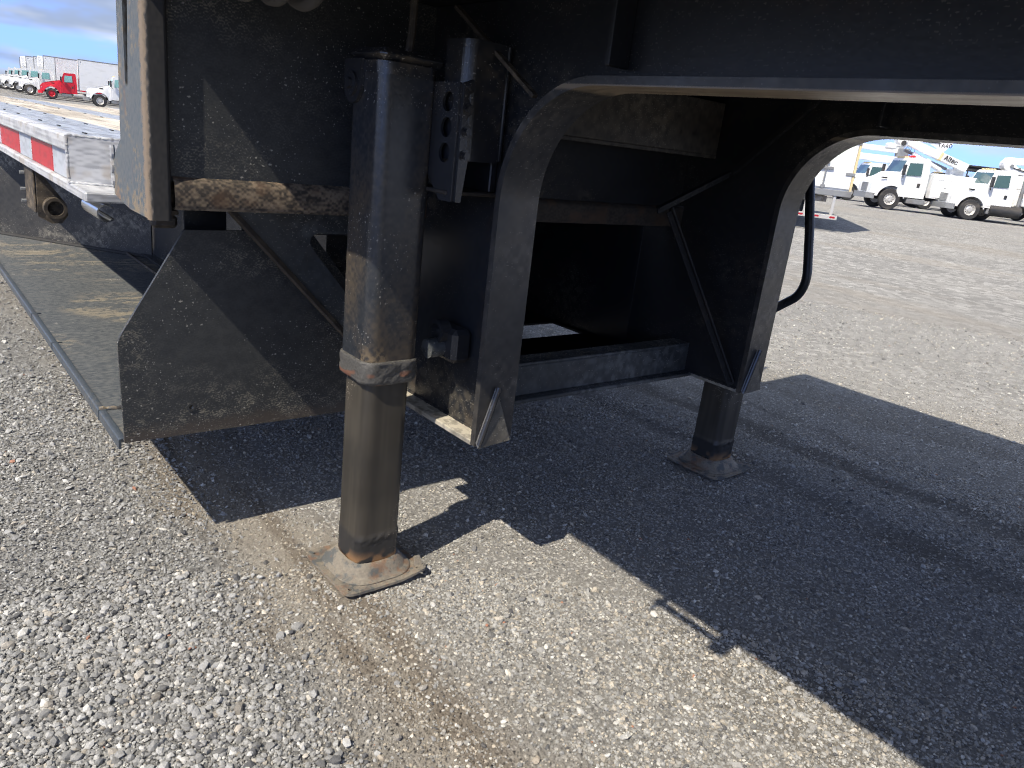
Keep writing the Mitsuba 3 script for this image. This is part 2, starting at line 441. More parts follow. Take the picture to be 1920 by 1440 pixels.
# ------------------------------------------------------------------ the ground and its gravel
def terrain(x, y):
    d = np.hypot(x, y)
    z = 0.020 * np.clip(d - 103, 0, 22)
    q = np.stack([x * 1.1, y * 1.1, np.zeros_like(x)], -1)
    near = np.clip((d - 0.2) / 1.0, 0, 1)
    rut = 0.012 * np.exp(-((y - 3.05) / 0.07) ** 2) + 0.010 * np.exp(-((y - 2.62) / 0.06) ** 2)
    foot = np.minimum(np.hypot(x + 1.585, y - 0.925), np.hypot(x + 1.590, y - 2.480))
    k = np.clip((foot - 0.13) / 0.25, 0, 1)
    return z + k * near * (0.022 * (meshkit.fbm(q, 3, seed=3) - 0.55) + 0.010 * (meshkit.fbm(q * 5, 2, seed=8) - 0.5) - rut) - 0.003


def make_ground():
    R = np.concatenate([[0.02], np.geomspace(0.35, 14, 240), np.geomspace(14.5, 1400, 90)])
    A = np.linspace(0, 2 * math.pi, 420, endpoint=False)
    rr, aa = np.meshgrid(R, A, indexing='ij')
    x, y = rr * np.cos(aa), rr * np.sin(aa)
    V = np.stack([x, y, terrain(x, y)], -1).reshape(-1, 3)
    n = len(A)
    i, j = np.meshgrid(np.arange(len(R) - 1), np.arange(n), indexing='ij')
    k = (j + 1) % n
    q = np.stack([i * n + j, (i + 1) * n + j, (i + 1) * n + k, i * n + k], -1).reshape(-1, 4)
    F = np.vstack([q[:, [0, 1, 2]], q[:, [0, 2, 3]]])
    key = put('ground', trimesh.Trimesh(V, F, process=False), 'ground_gravel', smooth=True)
    labels[key] = {'label': 'grey gravel yard with a brown dirt strip running under the trailer', 'kind': 'structure'}


make_ground()

ICO = trimesh.creation.icosphere(subdivisions=0)
OCT = trimesh.Trimesh([(1, 0, 0), (-1, 0, 0), (0, 1, 0), (0, -1, 0), (0, 0, 1), (0, 0, -1)],
                      [(0, 2, 4), (2, 1, 4), (1, 3, 4), (3, 0, 4), (2, 0, 5), (1, 2, 5), (3, 1, 5), (0, 3, 5)], process=False)


def make_gravel():
    view = math.atan2(0.625, -0.719)

    def scatter(n, r0, r1, power):
        u = rng.random(n)
        r = r0 + (r1 - r0) * u if power == 0 else np.sqrt(r0 ** 2 + (r1 ** 2 - r0 ** 2) * u)
        a = view + (rng.random(n) - 0.5) * math.radians(86)
        return np.stack([r * np.cos(a), r * np.sin(a)], -1)

    Vs, Fs, Cs, off = [], [], [], 0
    for base, P in ((ICO, scatter(66000, 0.95, 1.85, 2)), (OCT, np.vstack([scatter(120000, 1.85, 3.6, 2), scatter(72000, 3.6, 8.0, 0)]))):
        bv, bf = np.array(base.vertices), np.array(base.faces)
        nb = len(bv)
        d = np.hypot(P[:, 0], P[:, 1])
        w = 0.24 * (meshkit.fbm(np.c_[P * 1.7, np.zeros(len(P))], 4, seed=2) - 0.5) + 0.13 * rng.normal(0, 0.6, len(P))
        yy = P[:, 1] + w
        loose = yy < 0.60
        dirt = (yy >= 0.60) & (yy < 0.93)
        fine = ~loose & ~dirt
        track = (np.abs(P[:, 1] - 3.06) < 0.08) | (np.abs(P[:, 1] - 2.62) < 0.07)
        strk = meshkit.fbm(np.c_[P[:, 0] * 1.6, P[:, 1] * 13, np.zeros(len(P))], 3, seed=12)
        keep = np.where(track, 0.35, np.where(dirt, np.where(strk > 0.5, 0.20, 0.50), np.where(fine & (strk > 0.62), 0.55, 1.0)))
        m = rng.random(len(P)) < keep
        P, d, loose, dirt, fine = P[m], d[m], loose[m], dirt[m], fine[m]
        n = len(P)
        rad = np.where(loose, 0.0029, np.where(dirt, 0.0021, 0.0023)) * np.exp(rng.normal(0, 0.42, n))
        rad = np.where(rng.random(n) < np.where(loose, 0.025, 0.010), rad * 1.9, rad)
        rad = np.minimum(rad, 0.0095) * np.where(d > 2.5, 1 + (d - 2.5) * 0.16, 1)
        sc = rad[:, None] * np.stack([1 + 0.5 * rng.random(n), 0.8 + 0.4 * rng.random(n), 0.50 + 0.32 * rng.random(n)], -1)
        V = bv[None] * (1 + 0.55 * (rng.random((n, nb, 1)) - 0.5)) * sc[:, None, :]
        a = rng.random(n) * 2 * math.pi
        tx, ty = rng.normal(0, 0.35, n), rng.normal(0, 0.35, n)
        Rz = np.zeros((n, 3, 3))
        Rz[:, 0, 0], Rz[:, 0, 1], Rz[:, 1, 0], Rz[:, 1, 1], Rz[:, 2, 2] = np.cos(a), -np.sin(a), np.sin(a), np.cos(a), 1
        T = np.tile(np.eye(3), (n, 1, 1))
        T[:, 0, 2], T[:, 2, 0], T[:, 1, 2], T[:, 2, 1] = tx, -tx, ty, -ty
        V = np.einsum('nij,njk,nlk->nli', T, Rz, V)
        z = terrain(P[:, 0], P[:, 1]) + sc[:, 2] * np.where(loose, 0.30 + 0.8 * rng.random(n), 0.05 + 0.45 * rng.random(n))
        V += np.stack([P[:, 0], P[:, 1], z], -1)[:, None, :]
        # colours: grey limestone, pale, tan, a few reddish and dark
        g = np.clip(rng.normal(0.285, 0.068, n), 0.10, 0.55)
        C = g[:, None] * np.array([0.985, 0.99, 0.985])
        k = rng.random(n)
        C = np.where((k < np.where(loose, 0.07, 0.20))[:, None], g[:, None] * np.array([1.20, 1.12, 1.0]), C)
        C = np.where((k > 0.945)[:, None], np.array([0.58, 0.575, 0.555]) * (0.75 + 0.3 * rng.random((n, 1))), C)
        C = np.where(((k > 0.60) & (k < 0.66))[:, None], np.array([0.10, 0.102, 0.108]), C)
        C = np.where(((k > 0.70) & (k < 0.7012))[:, None], np.array([0.34, 0.18, 0.13]), C)
        C = np.where(fine[:, None], C * np.array([1.10, 1.09, 1.06]), C)
        C = np.where(dirt[:, None], C * np.array([1.08, 1.03, 0.95]), C)
        ok = np.minimum(np.maximum(abs(P[:, 0] + 1.587), abs(P[:, 1] - 0.926)), np.maximum(abs(P[:, 0] + 1.590), abs(P[:, 1] - 2.480))) > 0.121
        V, C = V[ok], C[ok]
        n = len(V)
        Vs.append(V.reshape(-1, 3))
        Fs.append((bf[None] + (np.arange(n) * nb)[:, None, None]).reshape(-1, 3) + off)
        Cs.append(np.repeat(np.clip(C, 0, 1), nb, axis=0))
        off += n * nb
    scene['gravel'] = mikit.ply(trimesh.Trimesh(np.vstack(Vs), np.vstack(Fs), process=False), 'stone', smooth=False, color=np.vstack(Cs))
    labels['gravel'] = {'label': 'loose grey and beige crushed stones lying over the yard', 'category': 'gravel', 'kind': 'stuff'}


make_gravel()

# ------------------------------------------------------------------ the trailer
TR = 'drop_deck_trailer'
labels[TR] = {'label': 'black drop deck trailer on two landing legs, seen from under its raised front', 'category': 'trailer'}
Y0, Y1, YP = 0.405, 3.00, 0.440


def part(name, mesh, mat, smooth=30, label=None, **kw):
    return put(f'{TR}__{name}', mesh, mat, smooth, label, **kw)


# raised front deck (its underside is just above the picture) and its shadow
ud = part('upper_deck', bx(-1.90, 7.0, Y0 + 0.02, Y1 - 0.02, 1.455, 1.56, 0.006), 'black_inside')
part('upper_deck__side_rail', bx(-1.90, 7.0, Y0 - 0.035, Y0 + 0.018, 1.435, 1.56, 0.006), 'aluminium')
part('upper_deck__side_rail', bx(-1.90, 7.0, Y1 - 0.018, Y1 + 0.035, 1.435, 1.56, 0.006), 'aluminium')
# winch hanging under the near rail (it throws the small shadow in the foreground)
wx = -0.645
w1 = part('winch', cat([prism(sbox(-0.055, 1.365, 0.02, 1.434).buffer(0.004), 'x', wx - 0.105, wx - 0.098),
                        prism(Point(-0.01, 1.388).buffer(0.046), 'x', wx + 0.085, wx + 0.098)]).apply_translation([0, Y0, 0]), 'dark_steel')
part(w1.split('__', 1)[1] + '__spool', tube([(wx - 0.12, Y0 - 0.018, 1.385), (wx + 0.08, Y0 - 0.018, 1.385)], 0.013), 'grey_steel')
part(w1.split('__', 1)[1] + '__ratchet_ring', ring((wx + 0.112, Y0 - 0.012, 1.382), 'x', 0.022, 0.042, 0.02), 'grey_steel')

# transverse bulkhead between the decks, with its dirty lower lip
XB = -1.757
part('bulkhead', bx(XB - 0.012, XB, 0.488, 1.255, 0.99, 1.453, 0.002), 'plate_steel')
part('inner_bulkhead', bx(XB - 0.012, XB, 1.2551, Y1, 0.99, 1.453, 0.002), 'black_inside')


def lip_mesh():
    ys = np.linspace(0.492, Y1 - 0.02, 260)
    prof = [(-0.012, 1.004), (0.002, 1.001), (0.012, 0.994), (0.018, 0.984), (0.0195, 0.962), (0.019, 0.941), (0.015, 0.932), (-0.05, 0.932), (-0.05, 1.004)]
    V = []
    for y in ys:
        for k, (a, z) in enumerate(prof):
            q = np.array([[XB + a, y * 26, z * 40]])
            e = 0.0022 * (meshkit.fbm(q, 3, seed=4)[0] - 0.5) if 0 < k < 6 else 0
            V.append((XB + a + 2 * e, y, z + e))
    n = len(prof)
    F = []
    for i in range(len(ys) - 1):
        for j in range(n):
            k = (j + 1) % n
            F += [(i * n + j, (i + 1) * n + k, i * n + k), (i * n + j, (i + 1) * n + j, (i + 1) * n + k)]
    m = trimesh.Trimesh(np.array(V), F, process=False)
    return m


part('bulkhead__lower_lip', lip_mesh(), 'lip_dirt', smooth=50, label='dirt caked lower lip of the bulkhead')

# near corner post: a channel with a tall slot in its side, rusty front edge
XF = -1.735
side = Polygon([(-2.035, 1.005), (-2.042, 0.93), (-1.985, 0.92), (-1.90, 0.911), (XF - 0.02, 0.911), (XF - 0.02, 1.5), (-1.938, 1.5), (-1.962, 1.06), (-2.01, 1.03)])
slot = unary_union([Polygon([(-1.897, 1.185), (-1.875, 1.185), (-1.815, 1.62), (-1.893, 1.62)]), Point(-1.886, 1.185).buffer(0.011)])
pside = side.buffer(0.006).buffer(-0.006).difference(slot)
part('corner_post', prism(pside, 'y', YP, YP + 0.010), 'post_rust', label='rusty near corner post with a long slot')
nose = unary_union([sbox(0, 0, 0.026, 0.047).buffer(-0.010).buffer(0.010, quad_segs=8)])
v = np.array([(XF - 0.026 + a, YP - 0.001 + b) for a, b in nose.exterior.coords])
nm = trimesh.creation.extrude_polygon(Polygon(v), 0.62, engine='earcut')
nm.vertices[:, 2] += 0.909
part('corner_post__front_edge', nm, 'post_rust', smooth=40)
part('rear_bulkhead', bx(-2.112, -2.10, 0.545, Y1, 0.99, 1.453, 0.002), 'black_paint')
part('corner_post__weld_bead', tube([(-2.04 + 0.003 * math.sin(i * 1.7), YP - 0.001, 0.95 + i * 0.009) for i in range(11)], 0.006, 8), 'aluminium')

# lower deck: side rail with conspicuity tape, end block, planks
rail = part('side_rail', cat([bx(-13, -2.235, Y0 - 0.030, Y0 + 0.022, 1.006, 1.046, 0.004), bx(-13, -2.235, Y0 - 0.012, Y0 + 0.006, 0.930, 1.0058, 0.001),
                              bx(-13, -2.035, Y0 - 0.030, YP + 0.03, 0.905, 0.9298, 0.004)]), 'aluminium', label='bright aluminium side rail with red and white tape')
rl = 'side_rail'
part(rl + '__end_cap', prism([(-2.2345, Y0 - 0.032), (-2.222, Y0 - 0.033), (-2.172, Y0 + 0.084), (-2.2345, Y0 + 0.088)], 'z', 0.9305, 1.047), 'aluminium')
def bead_line(a, b, n, r):
    a, b = np.array(a), np.array(b)
    return tube([a + (b - a) * t + np.array([0.0007 * math.sin(9 * k), 0.0007 * math.sin(7 * k), 0.0007 * math.sin(8.3 * k)]) for k, t in enumerate(np.linspace(0, 1, n))],
                [r * (1 + 0.22 * math.sin(2.3 * k)) for k in range(n)], 8)


for a, b in (((-2.222, Y0 - 0.030, 0.93), (-2.222, Y0 - 0.030, 1.045)), ((-2.220, Y0 - 0.028, 0.932), (-2.171, Y0 + 0.086, 0.932)), ((-2.171, Y0 + 0.086, 0.93), (-2.171, Y0 + 0.086, 1.05)),
             ((-2.222, Y0 - 0.028, 1.047), (-2.173, Y0 + 0.086, 1.047))):
    part(rl + '__weld_bead', bead_line(a, b, 22, 0.0036), 'aluminium')
edges = [-2.243, -2.292, -2.520, -2.890, -3.135, -3.62, -3.86, -4.32]
ty0 = Y0 - 0.0155
for i in range(len(edges) - 1):
    a, b = edges[i + 1], edges[i]
    red = i % 2 == 0
    k = part(rl + ('__red_tape' if red else '__white_tape'), bx(a + 0.0015, b - 0.0015, ty0, Y0 - 0.0122, 0.9315, 1.0045, 0.0005), 'tape_red' if red else 'tape_white')
for i in range(14):
    a = -4.32 - i * 0.36
    red = i % 2 == 1
    part(rl + ('__red_tape' if red else '__white_tape'), bx(a - 0.357, a - 0.0015, ty0, Y0 - 0.0122, 0.9315, 1.0045, 0.0005), 'tape_red' if red else 'tape_white')
# lumpy spool track just inside the rail
track = []
for i in range(150):
    x = -2.30 - i * 0.072
    h = 0.012 + 0.012 * random.random()
    track.append(bx(x - 0.026 - 0.01 * random.random(), x + 0.012, Y0 + 0.022, Y0 + 0.062 + 0.03 * random.random(), 0.985, 1.006 + h, 0.007))
key = part(rl + '__spool_track', cat(track + [bx(-13, -2.235, Y0 + 0.0065, Y0 + 0.10, 0.975, 1.0, 0.004)]), 'aluminium', smooth=False)
labels[key] = {'label': 'row of small lumpy spools along the rail', 'kind': 'stuff'}
dk = 'lower_deck'
part(dk, bx(-13, -1.93, 0.515, Y1 - 0.03, 0.915, 0.958, 0.002), 'black_inside')
y = 0.518
kinds = [('alu_deck', 4), ('deck_wood', 4), ('alu_deck', 3), ('deck_wood', 8), ('alu_deck', 2)]
wd = {'alu_deck': 0.118, 'deck_wood': 0.118}
for mname, cnt in kinds:
    for i in range(cnt):
        if y > 2.96:
            break
        part(dk + '__plank', bx(-13, -2.115, y + 0.002, min(y + wd[mname] - 0.002, 2.965), 0.9585, 0.986 + 0.002 * random.random(), 0.003), mname)
        y += wd[mname]
part(dk + '__far_rail', bx(-13, -1.94, 2.97, Y1 + 0.03, 0.905, 1.012, 0.004), 'aluminium')
sl = []
for yy in (0.70, 0.93, 1.40):
    for i in range(16):
        x = -2.35 - i * 0.62 - 0.2 * random.random()
        sl.append(bx(x - 0.065, x, yy, yy + 0.010, 0.9875, 0.9925, 0.002))
key = part(dk + '__dark_gap', cat(sl), 'dark_steel', smooth=False)
labels[key] = {'label': 'short dark slots scattered over the deck', 'kind': 'stuff'}
# stake-pocket bracket with pipe ring hanging under the rail, and a chrome half pipe
bk = 'hanging_bracket'
brk = Polygon([(0.404, 0.900), (0.408, 0.900), (0.486, 0.788), (0.489, 0.75), (0.470, 0.724), (0.44, 0.722), (0.401, 0.745)]).buffer(-0.006).buffer(0.006)
part(bk, prism(brk, 'x', -2.957, -2.950), 'dusty_steel', label='black bracket with a pipe ring hanging under the side rail')
part(bk + '__side_strip', bx(-3.13, -2.9575, 0.394, 0.402, 0.755, 0.902, 0.003), 'dusty_steel')
part(bk + '__pipe_ring', ring((-2.935, 0.449, 0.776), 'x', 0.024, 0.0345, 0.036, 32), 'dusty_steel')
for z in (0.775, 0.815, 0.87):
    part(bk + '__bolt', hexnut((-3.12, 0.386, z), 'y', 0.006, 0.014), 'grey_steel')
part('drain_pipe', cat([trimesh.creation.extrude_polygon(Point(0, 0).buffer(0.024).difference(Point(0, 0).buffer(0.020)).difference(sbox(-0.004, -0.014, 0.03, 0.014)), 0.20, engine='earcut').apply_transform(
    np.array([[0, 0, 1, -2.51], [1, 0, 0, 0.475], [0, 1, 0, 0.845], [0, 0, 0, 1]], float))]), 'chrome', label='short chrome split pipe under the side rail')
# low storage tray: floor, rolled outer edge, slanted rear wall, end plate
ty = 'storage_tray'
trp = Polygon([(-1.94, 0.405), (-5.35, 0.405), (-4.40, 1.126), (-1.94, 1.126)])
part(ty, prism(trp, 'z', 0.322, 0.330), 'tray_steel', label='dusty steel tray slung low beside the frame')
lipz = [(-5.35, 0.400), (-1.937, 0.400)]
le = Polygon([(0.392, 0.300), (0.398, 0.298), (0.4045, 0.326), (0.410, 0.3315), (0.428, 0.3325), (0.428, 0.3305), (0.4047, 0.3304), (0.392, 0.327), (0.388, 0.318)])
part(ty + '__rolled_edge', prism(Polygon([(0.398, 0.306), (0.402, 0.305), (0.4045, 0.308), (0.4045, 0.331), (0.416, 0.3315), (0.416, 0.3328), (0.402, 0.3328), (0.3985, 0.330)]), 'x', -5.35, -1.937), 'tray_lip', smooth=50)
for x in (-3.28, -2.86, -2.16):
    part(ty + '__edge_clip', bx(x - 0.002, x + 0.002, 0.3965, 0.43, 0.304, 0.3338, 0.001), 'tray_lip')
th = math.atan2(1.24 - 0.405, -4.25 + 5.35)
sw = prism([(0, 0), (1.17, 0), (1.17, 0.585), (0, 0.585)], 'y', 0, 0.008)
sw.apply_transform(trimesh.transformations.rotation_matrix(th, [0, 0, 1]))
sw.apply_translation([-5.35, 0.415, 0.331])
part(ty + '__slanted_wall', sw, 'black_plate', label='slanted rear wall of the tray, sunlit at its left')
part(ty + '__rust_seam', tube([(-5.345 + t * math.cos(th), 0.408 + t * math.sin(th), 0.334) for t in np.linspace(0, 1.13, 20)], 0.011, 6), 'post_rust')
part(ty + '__edge_strip', bx(-4.62, -3.58, 1.02, 1.026, 0.331, 0.345, 0.002), 'dusty_steel')
part(ty + '__rust_seam', bead_line((-2.17, 0.402, 0.333), (-2.13, 0.62, 0.333), 26, 0.006), 'post_rust')
ep = Polygon([(0.410, 0.325), (1.128, 0.325), (1.128, 0.862), (0.565, 0.862), (0.412, 0.606), (0.405, 0.585)])
part(ty + '__end_plate', prism(ep.difference(unary_union([Point(0.572, 0.401).buffer(0.0075), Polygon([(0.90, 0.855), (1.118, 0.855), (1.118, 0.59)])])), 'x', -1.935, -1.925), 'plate_steel', label='speckled black end plate with one sloped corner')
part(ty + '__end_plate__bolt_hole', ring((-1.924, 0.572, 0.401), 'x', 0.006, 0.0115, 0.004, 18), 'dark_steel')
# strut with a triangular window between lip and tray
tri = Polygon([(0.815, 0.862), (1.10, 0.862), (1.10, 0.52), (1.06, 0.50)]).buffer(-0.03).buffer(0.03)
gp = Polygon([(0.655, 0.928), (1.128, 0.928), (1.128, 0.44), (1.10, 0.47)])
win = Polygon([(0.835, 0.868), (1.10, 0.868), (1.10, 0.55)]).buffer(-0.022).buffer(0.022, quad_segs=6)
part('gusset_plate', prism(gp.difference(win), 'x', -1.868, -1.858), 'strut_paint', label='diagonal gusset with a triangular window')
part('gusset_plate__edge_bar', tube([(-1.852, 0.645, 0.928), (-1.852, 1.09, 0.462)], 0.009, 4), 'dusty_steel')
for yy, w in ((0.60, 0.11), (0.75, 0.055), (1.0, 0.1)):
    part('deck_upright', bx(-2.06, -2.05, yy, yy + w, 0.33, 0.914, 0.002), 'black_paint')
part('deck_channel', cat([bx(-2.02, -1.95, 0.50, 0.56, 0.893, 0.9045, 0.002), bx(-1.99, -1.955, 0.50, 0.56, 0.86, 0.8925, 0.008)]), 'dusty_steel')

# two curved gooseneck beams: web, rolled flange that sweeps from level to upright
ZF, XP, RB, ZB = 1.2815, -1.369, 0.262, 0.4165


def flange(yc, half, ZF, th=0.018):
    path = [(7.0, ZF)] + [(x, ZF) for x in np.linspace(1.0, XP + RB, 14)]
    for a in np.linspace(0, math.pi / 2, 22)[1:]:
        path.append((XP + RB - RB * math.sin(a), ZF - RB + RB * math.cos(a)))
    path += [(XP, z) for z in np.linspace(ZF - RB, ZB + 0.004, 12)[1:]]
    path = np.array(path)
    t = np.gradient(path, axis=0)
    t /= np.linalg.norm(t, axis=1, keepdims=True)
    nrm = np.c_[-t[:, 1], t[:, 0]]
    V, F = [], []
    for p, q in zip(path, nrm):
        for (o, s) in ((0.5, -1), (0.5, 1), (-0.5, 1), (-0.5, -1)):
            pp = p + q * th * o
            V.append((pp[0], yc + s * half, pp[1]))
    for i in range(len(path) - 1):
        for j in range(4):
            k = (j + 1) % 4
            F += [(i * 4 + j, i * 4 + k, (i + 1) * 4 + k), (i * 4 + j, (i + 1) * 4 + k, (i + 1) * 4 + j)]
    e = (len(path) - 1) * 4
    F += [(0, 2, 1), (0, 3, 2), (e, e + 1, e + 2), (e, e + 2, e + 3)]
    m = trimesh.Trimesh(np.array(V), F, process=False)
    trimesh.repair.fix_normals(m)
    return m


def web_poly(ZF):
    pts = [(7.0, 1.452), (7.0, ZF + 0.0085)]
    pts += [(XP + RB, ZF + 0.0085)]
    for a in np.linspace(0, math.pi / 2, 22)[1:]:
        r = RB + 0.0085
        pts.append((XP + RB - r * math.sin(a), ZF - RB + r * math.cos(a)))
    pts += [(XP - 0.0085, ZB + 0.015), (-1.905, ZB + 0.015), (-1.905, 0.930), (-1.7365, 0.930), (-1.7365, 1.0045), (-1.7562, 1.0055), (-1.7562, 1.452)]
    return Polygon(pts)


def gooseneck(yc, yw, lab):
    sgn = -1
    g = part('gooseneck_beam', prism(web_poly(ZF + (0.014 if yw > 2 else 0.0)), 'y', yw - 0.006, yw + 0.006), 'black_paint' if yw < 2 else 'black_inside', label=lab).split('__', 1)[1]
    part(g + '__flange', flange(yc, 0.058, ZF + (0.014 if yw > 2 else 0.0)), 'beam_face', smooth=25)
    part(g + '__bottom_flange', bx(-1.80, XP - 0.010, yc - 0.058, yc + 0.046, ZB, ZB + 0.0145, 0.002), 'ledge_lit')
    # front toe: plate folded around the foot of the post with two diagonal ribs
    toe = trimesh.convex.convex_hull(np.array([(XP + 0.010, yc - 0.056, ZB + 0.014), (XP + 0.021, yc - 0.056, ZB + 0.002), (XP + 0.010, yc + 0.054, ZB + 0.014), (XP + 0.021, yc + 0.046, ZB + 0.009), (XP + 0.010, yc - 0.01, ZB + 0.155), (XP + 0.016, yc - 0.008, ZB + 0.146)]))
    part(g + '__toe_plate', toe, 'toe_paint')
    part(g + '__weld_bead', bead_line((-1.79, yw - 0.0075, ZB + 0.0155), (XP - 0.012, yw - 0.0075, ZB + 0.0155), 46, 0.0042), 'black_paint')
    part(g + '__toe_rib', tube([(XP + 0.017, yc - 0.050, ZB + 0.009), (XP + 0.021, yc - 0.007, ZB + 0.158)], 0.0068, 8), 'black_gloss')
    part(g + '__stiffener', bx(-1.085, -1.074, yw - 0.062, yw - 0.0065, ZF + 0.026, 1.452, 0.002), 'black_paint')
    return g


YN, YFAR = 1.140, 2.229
gn = gooseneck(YN, YN, 'near gooseneck beam sweeping down into a front post')
gf = gooseneck(2.282, YFAR, 'far gooseneck beam sweeping down into a front post')

# cross members between the beams
part('cross_channel', cat([bx(-1.611, -1.602, YN + 0.0065, YFAR - 0.0065, 0.431, 0.5245, 0.002), bx(-1.674, -1.6015, YN + 0.0065, YFAR - 0.0065, 0.525, 0.534, 0.002),
                           bx(-1.656, -1.571, YN + 0.0065, YFAR - 0.0065, 0.418, 0.4305, 0.002)]), 'strut_paint', label='low channel joining the two front posts')
part('cross_member', cat([bx(-1.612, -1.600, YN + 0.0065, 2.17, 1.187, 1.35, 0.002), bx(-1.632, -1.6005, YN + 0.0065, 2.17, 1.176, 1.1865, 0.001)]), 'cross_dust', label='wide cross plate under the raised deck')


def flat_bar(a, b, w, t, up):
    a, b, up = np.array(a, float), np.array(b, float), np.array(up, float)
    d = (b - a) / np.linalg.norm(b - a)
    s = np.cross(d, up)
    s /= np.linalg.norm(s)
    u = np.cross(s, d)
    P = [p + s * i * w / 2 + u * j * t / 2 for p in (a, b) for i in (-1, 1) for j in (-1, 1)]
    return trimesh.convex.convex_hull(np.array(P))


def angle_bar(a, b, w, up):
    a, b = np.array(a, float), np.array(b, float)
    return cat([flat_bar(a, b, w, 0.006, up), flat_bar(a + np.array([0, 0, w * .45]), b + np.array([0, 0, w * .45]), 0.006, w, up)])


part('diagonal_brace', angle_bar((-1.24, 2.16, 1.393), (-1.53, 2.18, 1.132), 0.020, (1, 0, 0)), 'black_inside')
part('diagonal_brace', angle_bar((-1.53, 2.16, 1.132), (-1.56, 1.87, 1.001), 0.018, (1, 0, 0)), 'black_inside')
part('diagonal_brace', angle_bar((-1.57, 1.944, 1.001), (-1.395, 2.214, 0.44), 0.028, (1, -0.4, 0)), 'black_inside')
part('diagonal_brace', flat_bar((-1.56, 1.06, 1.43), (-1.30, 1.10, 1.25), 0.008, 0.015, (0, 1, 0)), 'dusty_steel')
# interior between the beams: floor with an opening, back wall
fl = sbox(-3.3, YN + 0.0061, -1.69, YFAR - 0.0061).difference(sbox(-2.30, 1.70, -2.108, 2.19))
part('floor_plate', prism(fl, 'z', 0.432, 0.440), 'black_inside')
part('rear_wall', bx(-3.31, -3.30, YN, YFAR, 0.4405, 0.914, 0.002), 'black_inside')
fm = part('main_beam', bx(-13, -1.906, YN - 0.006, YN + 0.006, 0.3507, 0.914, 0.0005), 'black_paint')
part('main_beam__lower_flange', bx(-13, -1.94, YN - 0.06, YN + 0.06, 0.336, 0.3505, 0.002), 'black_paint')
fm = part('main_beam', bx(-13, -1.906, YFAR - 0.006, YFAR + 0.006, 0.434, 0.914, 0.0005), 'black_paint')
# shelf, lock boss between leg and near web
part('web_shelf', bx(-1.60, -1.435, 0.985, YN - 0.0065, 1.024, 1.033, 0.002), 'dusty_steel')
part('lock_boss', bx(-1.605, -1.475, 1.075, YN - 0.0062, 0.600, 0.688, 0.012), 'black_gloss')
part('lock_boss__pin', tube([(-1.535, 1.034, 0.631), (-1.535, 1.076, 0.634)], 0.025, 20), 'strut_paint')
part('lock_boss__collar', ring((-1.535, 1.071, 0.676), 'y', 0.020, 0.031, 0.03), 'black_gloss')



